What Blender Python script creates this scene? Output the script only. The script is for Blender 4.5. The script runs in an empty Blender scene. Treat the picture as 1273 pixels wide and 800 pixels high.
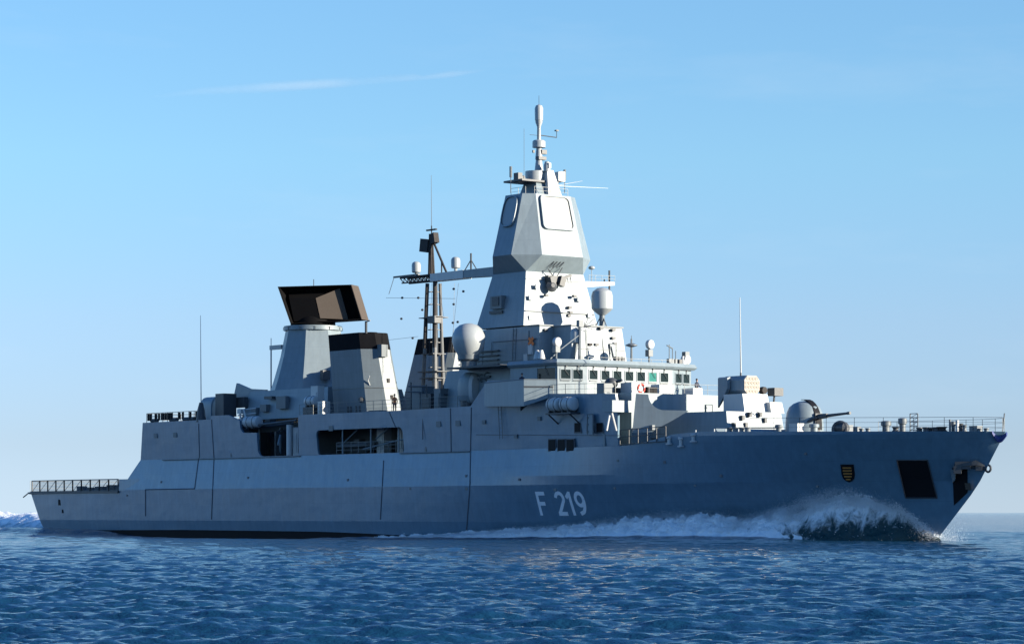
import bpy, bmesh, math, random
import numpy as np
from mathutils import Vector, Matrix, Euler
from mathutils.geometry import tessellate_polygon
random.seed(7); rng = np.random.default_rng(11)
scene = bpy.context.scene
R = math.radians

# ------------------------------------------------------------------ camera
# world frame: x runs forward along the ship from its stern, y to port, z up from the still water, metres
FOC, PHI = 3479.9, 38.180436            # focal length in photo pixels, angle between the view and the ship's axis
CAM = (290.264, -164.583, 2.34375)
U0, V0 = 636.5, 636.5
cam_d = bpy.data.cameras.new('camera'); cam = bpy.data.objects.new('camera', cam_d)
scene.collection.objects.link(cam); scene.camera = cam
cam_d.sensor_width = 36.0; cam_d.lens = FOC/1273*36.0
cam_d.shift_y = (V0-400)/1273.0
cam_d.clip_start = 1.0; cam_d.clip_end = 60000
cam.location = CAM
VD = Vector((-math.cos(R(PHI)), math.sin(R(PHI)), 0)); VR = Vector((math.sin(R(PHI)), math.cos(R(PHI)), 0))
cam.rotation_euler = VD.to_track_quat('-Z', 'Y').to_euler()
scene.render.resolution_x, scene.render.resolution_y = 1024, 643

# ------------------------------------------------------------------ sky, sun, exposure
SUN_AZ, SUN_EL = 33.0, 14.0             # degrees to port of the bow, above the horizon
world = bpy.data.worlds.new('World'); scene.world = world; world.use_nodes = True
wn, wl = world.node_tree.nodes, world.node_tree.links
wn.clear()
sky = wn.new('ShaderNodeTexSky'); sky.sky_type = 'NISHITA'; sky.sun_disc = False
sky.sun_elevation = R(SUN_EL); sky.sun_rotation = R(90-SUN_AZ)
sky.air_density = 0.8; sky.dust_density = 0.0; sky.ozone_density = 4.0; sky.altitude = 0
tcw = wn.new('ShaderNodeTexCoord'); sxw = wn.new('ShaderNodeSeparateXYZ'); wl.new(tcw.outputs['Generated'], sxw.inputs[0])
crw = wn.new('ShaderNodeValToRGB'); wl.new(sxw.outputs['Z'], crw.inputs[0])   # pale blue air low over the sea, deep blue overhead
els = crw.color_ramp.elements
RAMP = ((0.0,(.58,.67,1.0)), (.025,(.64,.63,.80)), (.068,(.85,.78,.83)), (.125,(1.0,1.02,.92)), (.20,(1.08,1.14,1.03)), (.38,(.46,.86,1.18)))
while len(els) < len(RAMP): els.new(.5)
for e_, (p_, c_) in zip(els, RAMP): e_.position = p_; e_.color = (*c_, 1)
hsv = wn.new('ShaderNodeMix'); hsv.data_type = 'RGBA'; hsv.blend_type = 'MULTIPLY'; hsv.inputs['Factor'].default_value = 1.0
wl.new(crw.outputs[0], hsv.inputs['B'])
# a breath of thin cirrus, stretched along the horizon
mpw = wn.new('ShaderNodeMapping'); mpw.inputs['Scale'].default_value = (3.2, 3.2, 16); wl.new(tcw.outputs['Generated'], mpw.inputs[0])
nzw = wn.new('ShaderNodeTexNoise'); nzw.inputs['Scale'].default_value = 2.2; nzw.inputs['Detail'].default_value = 7; nzw.inputs['Roughness'].default_value = .6; wl.new(mpw.outputs[0], nzw.inputs['Vector'])
rcw = wn.new('ShaderNodeMapRange'); rcw.inputs[1].default_value = .52; rcw.inputs[2].default_value = .80; rcw.inputs[3].default_value = 0; rcw.inputs[4].default_value = .13; wl.new(nzw.outputs[0], rcw.inputs[0])
cirrus = wn.new('ShaderNodeMix'); cirrus.data_type = 'RGBA'; cirrus.inputs['B'].default_value = (3.6, 4.1, 4.6, 1); wl.new(rcw.outputs[0], cirrus.inputs['Factor'])
bg = wn.new('ShaderNodeBackground'); bg.inputs[1].default_value = 0.096
wo = wn.new('ShaderNodeOutputWorld')
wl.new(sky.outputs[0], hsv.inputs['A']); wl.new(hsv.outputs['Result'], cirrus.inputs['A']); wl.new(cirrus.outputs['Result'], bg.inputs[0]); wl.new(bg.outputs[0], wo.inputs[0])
sd = bpy.data.lights.new('sun', 'SUN'); sd.energy = 5.0; sd.angle = R(0.5); sd.color = (1.0, 0.90, 0.74)
sun = bpy.data.objects.new('sun', sd); scene.collection.objects.link(sun)
SUNV = Vector((math.cos(R(SUN_EL))*math.cos(R(SUN_AZ)), math.cos(R(SUN_EL))*math.sin(R(SUN_AZ)), math.sin(R(SUN_EL))))
sun.rotation_euler = SUNV.to_track_quat('Z', 'Y').to_euler(); sun.location = (200, 100, 120)
scene.view_settings.view_transform = 'Standard'; scene.view_settings.look = 'None'
scene.view_settings.gamma = 1.0; scene.view_settings.exposure = 1.15

# ------------------------------------------------------------------ measuring helpers
def _ray(u): return VD + VR*((u-U0)/FOC)
def AY(u, v, y):                         # the point of the lengthwise plane at y seen at (u, v) of the photograph
    q = _ray(u); t = (y-CAM[1])/q.y
    return Vector((CAM[0]+t*q.x, y, CAM[2]+(V0-v)/FOC*t))
def AX(u, v, x):                         # the same for the athwartships plane at x
    q = _ray(u); t = (x-CAM[0])/q.x
    return Vector((x, CAM[1]+t*q.y, CAM[2]+(V0-v)/FOC*t))

# ------------------------------------------------------------------ materials
def mat(name, col, rough=0.5, metal=0.0, var=0.10, nscale=0.6, streak=0.0, bump=0.0, bscale=0.5, spec=0.5, rust=0.0, plate=0.0):
    m = bpy.data.materials.new(name); m.use_nodes = True
    nt = m.node_tree; n, l = nt.nodes, nt.links
    p = n['Principled BSDF']; p.inputs['Roughness'].default_value = rough; p.inputs['Metallic'].default_value = metal
    p.inputs['Specular IOR Level'].default_value = spec
    tc = n.new('ShaderNodeTexCoord')
    nz = n.new('ShaderNodeTexNoise'); nz.inputs['Scale'].default_value = nscale; nz.inputs['Detail'].default_value = 6; nz.inputs['Roughness'].default_value = 0.65
    l.new(tc.outputs['Object'], nz.inputs['Vector'])
    rp = n.new('ShaderNodeMapRange'); rp.inputs[1].default_value = 0.25; rp.inputs[2].default_value = 0.75
    rp.inputs[3].default_value = 1-var; rp.inputs[4].default_value = 1+var
    l.new(nz.outputs[0], rp.inputs[0])
    mul = n.new('ShaderNodeVectorMath'); mul.operation = 'SCALE'; mul.inputs[0].default_value = col[:3]
    l.new(rp.outputs[0], mul.inputs['Scale'])
    out = mul.outputs[0]
    if streak > 0:
        mp = n.new('ShaderNodeMapping'); mp.inputs['Scale'].default_value = (1.6, 1.6, 0.12)
        l.new(tc.outputs['Object'], mp.inputs[0])
        n2 = n.new('ShaderNodeTexNoise'); n2.inputs['Scale'].default_value = 1.5; n2.inputs['Detail'].default_value = 5
        l.new(mp.outputs[0], n2.inputs['Vector'])
        r2 = n.new('ShaderNodeMapRange'); r2.inputs[1].default_value = 0.35; r2.inputs[2].default_value = 0.7
        r2.inputs[3].default_value = 1-streak; r2.inputs[4].default_value = 1.0
        l.new(n2.outputs[0], r2.inputs[0])
        m2 = n.new('ShaderNodeVectorMath'); m2.operation = 'SCALE'
        l.new(out, m2.inputs[0]); l.new(r2.outputs[0], m2.inputs['Scale']); out = m2.outputs[0]
    if rust > 0:
        mp = n.new('ShaderNodeMapping'); mp.inputs['Scale'].default_value = (1.1, 1.1, 0.2)
        l.new(tc.outputs['Object'], mp.inputs[0])
        n3 = n.new('ShaderNodeTexNoise'); n3.inputs['Scale'].default_value = 1.1; n3.inputs['Detail'].default_value = 8; n3.inputs['Roughness'].default_value = 0.7
        l.new(mp.outputs[0], n3.inputs['Vector'])
        r3 = n.new('ShaderNodeMapRange'); r3.inputs[1].default_value = 0.62; r3.inputs[2].default_value = 0.75; r3.inputs[3].default_value = 0; r3.inputs[4].default_value = rust
        l.new(n3.outputs[0], r3.inputs[0])
        mx = n.new('ShaderNodeMix'); mx.data_type = 'RGBA'; mx.inputs['B'].default_value = (0.16, 0.085, 0.045, 1)
        l.new(r3.outputs[0], mx.inputs['Factor']); l.new(out, mx.inputs['A']); out = mx.outputs['Result']
    if plate > 0:
        sp = n.new('ShaderNodeSeparateXYZ'); l.new(tc.outputs['Object'], sp.inputs[0])
        sm = n.new('ShaderNodeMath'); sm.operation = 'ADD'; l.new(sp.outputs['X'], sm.inputs[0]); l.new(sp.outputs['Y'], sm.inputs[1])
        cb = n.new('ShaderNodeCombineXYZ'); l.new(sm.outputs[0], cb.inputs['X']); l.new(sp.outputs['Z'], cb.inputs['Y'])
        bk = n.new('ShaderNodeTexBrick'); bk.inputs['Color1'].default_value = (1-plate,)*3+(1,); bk.inputs['Color2'].default_value = (1+plate,)*3+(1,); bk.inputs['Mortar'].default_value = (1-plate*3.2,)*3+(1,)
        bk.inputs['Scale'].default_value = 1.0; bk.inputs['Brick Width'].default_value = 5.2; bk.inputs['Row Height'].default_value = 1.62; bk.inputs['Mortar Size'].default_value = .022; bk.inputs['Mortar Smooth'].default_value = .6
        l.new(cb.outputs[0], bk.inputs['Vector'])
        m3 = n.new('ShaderNodeVectorMath'); m3.operation = 'MULTIPLY'; l.new(out, m3.inputs[0]); l.new(bk.outputs['Color'], m3.inputs[1]); out = m3.outputs[0]
        nm = n.new('ShaderNodeTexNoise'); nm.inputs['Scale'].default_value = 1.7; nm.inputs['Detail'].default_value = 7; nm.inputs['Roughness'].default_value = .7; l.new(tc.outputs['Object'], nm.inputs['Vector'])
        rm = n.new('ShaderNodeMapRange'); rm.inputs[1].default_value = .56; rm.inputs[2].default_value = .72; rm.inputs[3].default_value = 1.0; rm.inputs[4].default_value = 1+plate*3; l.new(nm.outputs[0], rm.inputs[0])
        m4 = n.new('ShaderNodeVectorMath'); m4.operation = 'SCALE'; l.new(out, m4.inputs[0]); l.new(rm.outputs[0], m4.inputs['Scale']); out = m4.outputs[0]
    l.new(out, p.inputs['Base Color'])
    if bump > 0:
        nb = n.new('ShaderNodeTexNoise'); nb.inputs['Scale'].default_value = bscale; nb.inputs['Detail'].default_value = 2
        l.new(tc.outputs['Object'], nb.inputs['Vector'])
        bp = n.new('ShaderNodeBump'); bp.inputs['Strength'].default_value = bump; bp.inputs['Distance'].default_value = 0.1
        l.new(nb.outputs[0], bp.inputs['Height']); l.new(bp.outputs[0], p.inputs['Normal'])
    return m
M = {}
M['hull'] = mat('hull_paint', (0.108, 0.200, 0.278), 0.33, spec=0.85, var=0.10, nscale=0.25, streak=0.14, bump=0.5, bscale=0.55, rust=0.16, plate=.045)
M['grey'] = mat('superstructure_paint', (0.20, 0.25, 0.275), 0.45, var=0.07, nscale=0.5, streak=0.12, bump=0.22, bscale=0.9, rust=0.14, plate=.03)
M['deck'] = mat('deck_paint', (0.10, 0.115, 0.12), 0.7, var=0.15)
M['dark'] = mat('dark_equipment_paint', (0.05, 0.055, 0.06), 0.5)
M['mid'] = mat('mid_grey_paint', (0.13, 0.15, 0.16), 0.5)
M['black'] = mat('black_paint', (0.009, 0.009, 0.011), 0.6, spec=.15)
M['soot'] = mat('sooty_black_paint', (0.009, 0.009, 0.011), 0.8, spec=0.08, var=0.3, streak=0.2)
M['white'] = mat('white_paint', (0.50, 0.51, 0.50), 0.4, var=0.05, streak=0.08)
M['radome'] = mat('radome_plastic', (0.32, 0.345, 0.35), 0.35, var=0.03)
M['brown'] = mat('radar_brown_with_shade', (0.005, 0.0048, 0.0052), 0.7, spec=0.08, var=0.1)  # antenna brown taken near black, so its shade is put into the colour
M['tan'] = mat('tan_and_lit_facet', (0.085, 0.07, 0.058), 0.7, spec=0.1, var=0.06)  # sunlit tone of the antenna's facets put into the colour; plain tan elsewhere
M['rustm'] = mat('rusty_mast_paint', (0.042, 0.038, 0.036), 0.7, spec=.2, var=0.35, nscale=3)
M['glass'] = mat('dark_window_glass', (0.010, 0.018, 0.018), 0.08, var=0.2, spec=0.25)
M['glassg'] = mat('green_window_glass', (0.04, 0.19, 0.16), 0.1, var=0.2, spec=0.25)
M['wire'] = mat('wire_metal', (0.16, 0.17, 0.17), 0.5, metal=0.4)
M['orange'] = mat('orange_fabric', (0.85, 0.22, 0.06), 0.8)
M['navy'] = mat('navy_fabric', (0.02, 0.025, 0.05), 0.85)
M['skin'] = mat('skin', (0.42, 0.25, 0.18), 0.6)
M['hair'] = mat('hair', (0.04, 0.03, 0.025), 0.7)
M['red'] = mat('red_paint', (0.50, 0.05, 0.03), 0.5)
M['gold'] = mat('gold_paint', (0.42, 0.19, 0.045), 0.5)
M['green'] = mat('green_paint', (0.05, 0.25, 0.08), 0.5)
M['canvas'] = mat('beige_canvas', (0.42, 0.37, 0.31), 0.8, var=0.12, nscale=2)
M['rubber'] = mat('grey_rubber', (0.10, 0.11, 0.12), 0.6)
M['number'] = mat('hull_number_paint', (0.74, 0.77, 0.80), 0.5, var=0.05)
M['bluec'] = mat('blue_cover', (0.02, 0.04, 0.17), 0.6)

# ------------------------------------------------------------------ mesh builder
class MB:
    def __init__(s): s.v = []; s.f = []
    def add(s, vs, fs):
        o = len(s.v); s.v += [tuple(p) for p in vs]; s.f += [tuple(i+o for i in f) for f in fs]; return s
    def box(s, x0, x1, y0, y1, z0, z1):
        return s.hexa([(x0,y0,z0),(x1,y0,z0),(x1,y1,z0),(x0,y1,z0)], [(x0,y0,z1),(x1,y0,z1),(x1,y1,z1),(x0,y1,z1)])
    def cbox(s, c, sx, sy, sz, rz=0.0, rx=0.0, ry=0.0):
        m = Euler((rx, ry, rz)).to_matrix(); c = Vector(c); P = []
        for z in (-.5, .5):
            for x, y in ((-.5,-.5),(.5,-.5),(.5,.5),(-.5,.5)): P.append(c + m @ Vector((x*sx, y*sy, z*sz)))
        return s.hexa(P[:4], P[4:])
    def hexa(s, b, t): return s.loft([b, t])
    def loft(s, rings, closed=True, cap0=True, cap1=True):
        n = len(rings[0]); V = [p for r in rings for p in r]; F = []
        for k in range(len(rings)-1):
            for i in range(n if closed else n-1):
                j = (i+1) % n; F.append((k*n+i, k*n+j, (k+1)*n+j, (k+1)*n+i))
        if closed and cap0: F.append(tuple(range(n-1, -1, -1)))
        if closed and cap1: F.append(tuple((len(rings)-1)*n+i for i in range(n)))
        return s.add(V, F)
    def prism(s, poly, z0, z1): return s.loft([[(x,y,z0) for x,y in poly], [(x,y,z1) for x,y in poly]])
    def tube(s, a, b, r0, r1=None, n=8):
        a, b = Vector(a), Vector(b); r1 = r0 if r1 is None else r1
        q = (b-a).to_track_quat('Z', 'Y')
        ring = lambda c, r: [c + q @ Vector((r*math.cos(2*math.pi*i/n), r*math.sin(2*math.pi*i/n), 0)) for i in range(n)]
        return s.loft([ring(a, r0), ring(b, r1)])
    def path(s, pts, r, n=6):
        for a, b in zip(pts[:-1], pts[1:]): s.tube(a, b, r, r, n)
        return s
    def lathe(s, c, prof, n=24, axis=(0,0,1)):
        c = Vector(c); q = Vector(axis).to_track_quat('Z', 'Y')
        return s.loft([[c + q @ Vector((max(r, .002)*math.cos(2*math.pi*i/n), max(r, .002)*math.sin(2*math.pi*i/n), h)) for i in range(n)] for r, h in prof])
    def ball(s, c, rx, ry=None, rz=None, n=16, m=10):
        ry = rx if ry is None else ry; rz = rx if rz is None else rz; c = Vector(c)
        return s.loft([[c + Vector((rx*math.sin(t)*math.cos(2*math.pi*i/n), ry*math.sin(t)*math.sin(2*math.pi*i/n), -rz*math.cos(t))) for i in range(n)]
                       for t in [max(.03, min(math.pi-.03, math.pi*k/m)) for k in range(m+1)]])
    def torus(s, c, R0, r, axis=(0,0,1), n=24, m=8):
        c = Vector(c); q = Vector(axis).to_track_quat('Z', 'Y'); V = []; F = []
        for i in range(n):
            a = 2*math.pi*i/n
            for j in range(m):
                b = 2*math.pi*j/m; V.append(c + q @ Vector(((R0+r*math.cos(b))*math.cos(a), (R0+r*math.cos(b))*math.sin(a), r*math.sin(b))))
        for i in range(n):
            for j in range(m): F.append((i*m+j, ((i+1)%n)*m+j, ((i+1)%n)*m+(j+1)%m, i*m+(j+1)%m))
        return s.add(V, F)
    def plate(s, pts, off):              # a flat polygon given thickness along off
        off = Vector(off); return s.loft([[Vector(p) for p in pts], [Vector(p)+off for p in pts]])
    def build(s, name, material, parent=None, smooth=True, angle=32, recalc=True):
        me = bpy.data.meshes.new(name); me.from_pydata(s.v, [], s.f)
        if recalc:
            bm = bmesh.new(); bm.from_mesh(me); bmesh.ops.recalc_face_normals(bm, faces=bm.faces); bm.to_mesh(me); bm.free()
        me.materials.append(M[material] if isinstance(material, str) else material)
        if smooth:
            me.polygons.foreach_set('use_smooth', [True]*len(me.polygons)); me.set_sharp_from_angle(angle=R(angle))
        o = bpy.data.objects.new(name, me); scene.collection.objects.link(o)
        if parent is not None: o.parent = parent
        return o
def each(m, name, material, parent=None, **k):
    """build every loose piece of a builder as an object of its own"""
    par = list(range(len(m.v)))
    def find(a):
        while par[a] != a: par[a] = par[par[a]]; a = par[a]
        return a
    for f in m.f:
        for i in f[1:]: par[find(i)] = find(f[0])
    gr = {}
    for f in m.f: gr.setdefault(find(f[0]), []).append(f)
    out = []
    for fs_ in gr.values():
        ids = sorted({i for f in fs_ for i in f}); mp = {i: n for n, i in enumerate(ids)}
        q = type(m)(); q.add([m.v[i] for i in ids], [tuple(mp[i] for i in f) for f in fs_]); out.append(q.build(name, material, parent, **k))
    return out
def tag(o, label=None, cat=None, group=None, kind=None):
    for k, v in (('label', label), ('category', cat), ('group', group), ('kind', kind)):
        if v: o[k] = v
    return o
def empty(name, loc=(0,0,0), rz=0.0):
    o = bpy.data.objects.new(name, None); scene.collection.objects.link(o); o.location = loc; o.rotation_euler.z = rz
    o.empty_display_size = 0.5; return o
def clone(o, parent=None, shift=(0,0,0)):
    c = o.copy(); scene.collection.objects.link(c); c.parent = parent
    if o.parent is None or parent is o.parent: c.location = Vector(o.location)+Vector(shift)
    for k in [ch for ch in scene.objects if ch.parent is o]: clone(k, c)
    return c
def rail(pts, parent, h=1.05, gap=1.6, bars=3, r=0.022, mt='wire', name='railing'):
    m = MB()
    for a, b in zip(pts[:-1], pts[1:]):
        a, b = Vector(a), Vector(b); n = max(1, round((b-a).length/gap))
        for i in range(n+1):
            p = a.lerp(b, i/n); m.tube(p, p+Vector((0,0,h)), r*1.15, None, 5)
        for k in range(1, bars+1):
            z = Vector((0,0,h*k/bars)); m.tube(a+z, b+z, r*(1 if k==bars else .7), None, 5)
    return m.build(name, mt, parent, smooth=False)

# ------------------------------------------------------------------ hull form
XST = np.array([0, 4.33, 8.62, 9.6]), np.array([135.6, 140.05, 143.0, 143.6])
def stem(z): return float(np.interp(z, *XST)) if z >= 0 else 135.6+z*0.5
def tran(z): return 0.4+(4.8-z)*0.63
DIST = [0,1,3,6,9,13,18,23,28,33,40,50,60,70,200]
TB = {-4.5:[0]*2+[0.05,.1,.2,.4,.8,1.3,1.8,2.4,3.0,3.8,4.4,4.8,5],
      -1.6:[0,.15,.45,.9,1.4,2.1,3.0,3.9,4.7,5.4,6.2,7.0,7.5,7.8,7.9],
      0.0: [0,.22,.66,1.3,1.95,2.75,3.7,4.55,5.3,5.95,6.7,7.5,7.95,8.1,8.1],
      1.5: [0,.26,.80,1.6,2.4,3.35,4.4,5.3,6.05,6.65,7.35,8.0,8.35,8.45,8.45],
      4.8: [0,.36,1.15,2.3,3.4,4.7,5.95,6.9,7.5,7.95,8.35,8.68,8.72,8.72,8.72],
      8.62:[0,1.25,2.75,4.1,5.05,6.15,7.2,7.85,8.2,8.45,8.6,8.6,8.6,8.6,8.6]}
LV = sorted(TB)
def hb(x, z):
    d = stem(z)-x
    if d <= 0: return 0.0
    ys = [float(np.interp(d, DIST, TB[k])) for k in LV]
    b = float(np.interp(z, LV, ys))
    if z > 4.8:                           # the middle band leans inwards abaft the bridge and melts into the bow flare
        w = np.clip((x-93)/16, 0, 1); w = w*w*(3-2*w)
        ins = 8.72-(min(z,8.05)-4.8)*0.21+max(z-8.05,0)*0.11
        b = w*b+(1-w)*ins
    aft = np.clip((26-x)/26, 0, 1)
    return b*(1-0.115*aft*aft)
def ztop(x): return float(np.interp(x, [103,107,108.5,110.5,113.5,117,120,130,137,144], [8.05,8.07,8.12,8.42,8.92,9.08,9.0,8.82,8.70,8.61]))
def HS(u, v, lift=0.0):                   # where the photograph's (u, v) meets the starboard side of the hull
    y = -7.0
    for _ in range(60):
        p = AY(u, v, y); y = 0.5*y+0.5*(-hb(p.x, p.z))
    p = AY(u, v, y-lift); return p
def side(x, z, lift=0.0): return Vector((x, -hb(x, z)-lift, z))

ship = empty('frigate', (70, 0, 0))
tag(ship, 'grey naval frigate steaming to the right through blue sea, white number on its side', 'warship')
SO = Vector((-70, 0, 0))
class P(MB):                              # a part of the ship, given in ship coordinates
    def build(s, name, material, parent=None, **k):
        par = ship if parent is None else parent
        s.v = [tuple(Vector(p)+SO) for p in s.v]
        return MB.build(s, name, material, par, **k)
def prail(pts, **k):
    o = rail([Vector(p)+SO for p in pts], ship, **k); return o

ST = [0.4,2,4,7,10,14,18,22.6,27,31,35,40,45,50,55,60,65,70,75,80,84,88,91,94,96.5,99,101.5,104,106,108,109.5,111,112.5,114,115.5,117,119,121,123,125,126.5,128,129.5,131,132,133,134,135,135.8,136.6,137.4,138.1,138.7,139.2,139.6,139.85,140.05]
Z8 = 4.8; XS8 = stem(4.8); XS48 = stem(4.8)
ST = [x if x < 100 else 100+(x-100)*(XS48-100)/(140.05-100) for x in ST]
def xat(X, z):
    if X > 100: return 100+(X-100)*(stem(z)-100)/(XS48-100)
    if X < 10: return 10-(10-X)*(10-tran(z))/(10-tran(4.8))
    return X
def half_rows(zs, sts, ztopf=None, rake=None):
    rows = []
    for i, z in enumerate(zs):
        row = []
        for X in sts:
            x = xat(X, z)
            zz = z
            if rake and X == sts[0]: x = X+(z-4.8)*rake
            row.append((x, -hb(x, zz), zz))
        rows.append(row)
    return rows
def mirror_rows(m, rows):
    nc = len(rows[0]); V = [p for r in rows for p in r]; F = []
    for k in range(len(rows)-1):
        for i in range(nc-1): F.append((k*nc+i, k*nc+i+1, (k+1)*nc+i+1, (k+1)*nc+i))
    m.add(V, F); m.add([(x,-y,z) for x,y,z in V], [f[::-1] for f in F])
def deck(m, pts):
    V = []; F = []
    for x, y, z in pts: V += [(x, y, z), (x, -y, z)]
    for i in range(len(pts)-1): F.append((2*i, 2*i+2, 2*i+3, 2*i+1))
    m.add(V, F)
m = P()
low = half_rows([-4.5,-3,-1.6,-0.8,0,0.75,1.5,2.6,3.7,4.8], ST)
mirror_rows(m, low)
mids = [x for x in ST if x >= 22.6]
mid = half_rows([4.8,5.6,6.4,7.2,8.05], mids, rake=0.98)
mirror_rows(m, mid)
fs = [x for x in ST if x > 101]
top = []
for k in range(4):
    row = []
    for X in fs:
        x8 = xat(X, 8.05); x = x8+(xat(X, 8.62)-x8)*k/3; zt = ztop(x); z = 8.05+(zt-8.05)*k/3
        x = min(x, stem(z)); row.append((x, -hb(x, z), z))
    top.append(row)
mirror_rows(m, top)
tr = [r[0] for r in low]                  # transom
for a, b in zip(tr[:-1], tr[1:]): m.add([a, b, (b[0],-b[1],b[2]), (a[0],-a[1],a[2])], [(0,1,2,3)])
ra = [r[0] for r in mid]                  # raked wall from the flight deck up to the hangar door
for a, b in zip(ra[:-1], ra[1:]): m.add([a, b, (b[0],-b[1],b[2]), (a[0],-a[1],a[2])], [(0,1,2,3)])
bm_ = bmesh.new()
hull = None
def weld(builder, name, material, parent=None, angle=6, dist=0.004):
    o = builder.build(name, material, parent, smooth=False)
    bm = bmesh.new(); bm.from_mesh(o.data); bmesh.ops.remove_doubles(bm, verts=bm.verts, dist=dist)
    bmesh.ops.recalc_face_normals(bm, faces=bm.faces); bm.to_mesh(o.data); bm.free()
    o.data.polygons.foreach_set('use_smooth', [True]*len(o.data.polygons)); o.data.set_sharp_from_angle(angle=R(angle)); return o
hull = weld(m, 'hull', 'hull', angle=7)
# black boot topping below the water line
m = P(); rows = []
for k in range(5):
    row = []
    for X in ST:
        z = -1.6+k/4*(1.6+float(np.interp(X, [0,8,35,62,80,100], [.20,.32,.50,.45,.05,-.3]))); row.append((xat(X,z), -hb(xat(X,z), z)-0.012, z))
    rows.append(row)
mirror_rows(m, rows); m.build('boot_topping', 'black', hull, recalc=False)
# decks
m = P(); deck(m, [(x,y,z-0.02) for x,y,z in low[-1] if x < 22.8]); m.build('flight_deck', 'deck', recalc=False)
m = P(); deck(m, [(x,y+.02,z-0.01) for x,y,z in mid[-1] if x < 106]); m.build('main_deck', 'deck', recalc=False)
m = P(); deck(m, [(x,min(y+.08, 0),z-0.06) for x,y,z in top[-1]]); m.build('foredeck', 'deck', recalc=False)

# thin welded seams and pipes on the ship's side
def seam(uvs, w=0.13):
    m = P()
    pts = []
    for (u0,v0),(u1,v1) in zip(uvs[:-1], uvs[1:]):
        n = max(2, int(abs(v1-v0)/6)+int(abs(u1-u0)/12))
        for i in range(n+1): pts.append(HS(u0+(u1-u0)*i/n, v0+(v1-v0)*i/n, 0.0))
    m.path(pts, w/2, 5); m.build('seam_pipe', 'hullseam', hull, smooth=False)
M['mastp'] = mat('weathered_mast_paint', (0.15,0.155,0.155), 0.55, var=.2, nscale=1.5, streak=.25, rust=.4)
M['funnelp'] = mat('funnel_paint', (0.15, 0.185, 0.205), 0.5, var=.08, streak=.15, rust=.08, plate=.03)
M['cell'] = mat('cell_cover_paint', (0.33, 0.295, 0.25), 0.7, var=.12, nscale=3)
M['hullseam'] = mat('seam_paint', (0.075, 0.09, 0.11), 0.5)
seam([(247,569),(242,607),(181,608),(181,641)]); seam([(266,571),(263,645)])
seam([(477,572),(473,645)]); seam([(585,562),(584,608),(580,660)])
m = P()
for a, b in (((30.5,8.0),(57,8.0)), ((74,8.0),(85,8.0))):
    m.box(a[0], b[0], -8.2, -8.02, 7.93, 8.0)
each(m, 'rubbing_strip', 'hullseam', hull)
# bilge-discharge openings and marks on the quarter
for u, v, w, h in ((74,624,4,8),(78,635,3,5),(1016,604,2,2),(768,572,2,2),(764,606,2,3),(864,603,2,2),(580,607,3,3),(510,607,2,3),(690,608,3,3)):
    m = P(); c = HS(u, v); s = 13*0.6
    m.cbox(c, w/s*1.0, .06, h/12.0); m.build('hull_opening', 'black' if v < 640 and u < 100 else 'mid', hull)
# lower row of mooring windows
for u in (686.5, 698, 709):
    p = HS(u, 553); m = P(); m.cbox(p, 0.95, 0.12, 0.98); m.build('side_scuttle', 'black', hull)
    f = P(); f.cbox(p+Vector((0,0.03,0)), 1.15, .1, 1.16); f.build('scuttle_frame', 'hullseam', hull)

# ------------------------------------------------------------------ hull number F 219
def stroke(m, pts, w, fx, fz):
    if len(pts) == 2: pts = [(pts[0][0]+(pts[1][0]-pts[0][0])*i/8, pts[0][1]+(pts[1][1]-pts[0][1])*i/8) for i in range(9)]
    n = len(pts); L = []; Rr = []
    for i, (x, z) in enumerate(pts):
        a = pts[max(i-1,0)]; b = pts[min(i+1,n-1)]; t = Vector((b[0]-a[0], b[1]-a[1])).normalized(); nn = Vector((-t.y, t.x))*w/2
        L.append((x+nn.x, z+nn.y)); Rr.append((x-nn.x, z-nn.y))
    V = []; F = []
    for (lx, lz), (rx, rz) in zip(L, Rr): V += [side(fx(lx), fz(lz), .015), side(fx(rx), fz(rz), .015)]
    for i in range(n-1): F.append((2*i, 2*i+1, 2*i+3, 2*i+2))
    m.add(V, F)
def arc(cx, cz, rx, rz, a0, a1, n=16): return [(cx+rx*math.cos(R(a0+(a1-a0)*i/n)), cz+rz*math.sin(R(a0+(a1-a0)*i/n))) for i in range(n+1)]
w = 0.34
GL = {'F': [[(.15,0),(.15,2.1)], [(0,1.95),(1.18,1.95)], [(.15,1.05),(1.02,1.05)]],
      '2': [arc(.62,1.48,.50,.50,170,-20)+[(.18,.15)], [(.03,.15),(1.2,.15)]],
      '1': [[(.02,1.55),(.52,2.02)], [(.50,0),(.50,2.1)]],
      '9': [arc(.62,1.42,.48,.54,0,360,28), arc(.30,1.30,.80,1.15,5,-62,12)+[(.25,.14)]]}
xs0 = HS(671,640).x
for ch, ox in (('F',0),('2',2.45),('1',3.95),('9',5.0)):
    m = P()
    for pl in GL[ch]: stroke(m, pl, w, lambda a, ox=ox: xs0+0.15+ox+a, lambda b: 2.08+b)
    m.build('hull_number', 'number', hull, smooth=False, recalc=False)

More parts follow.
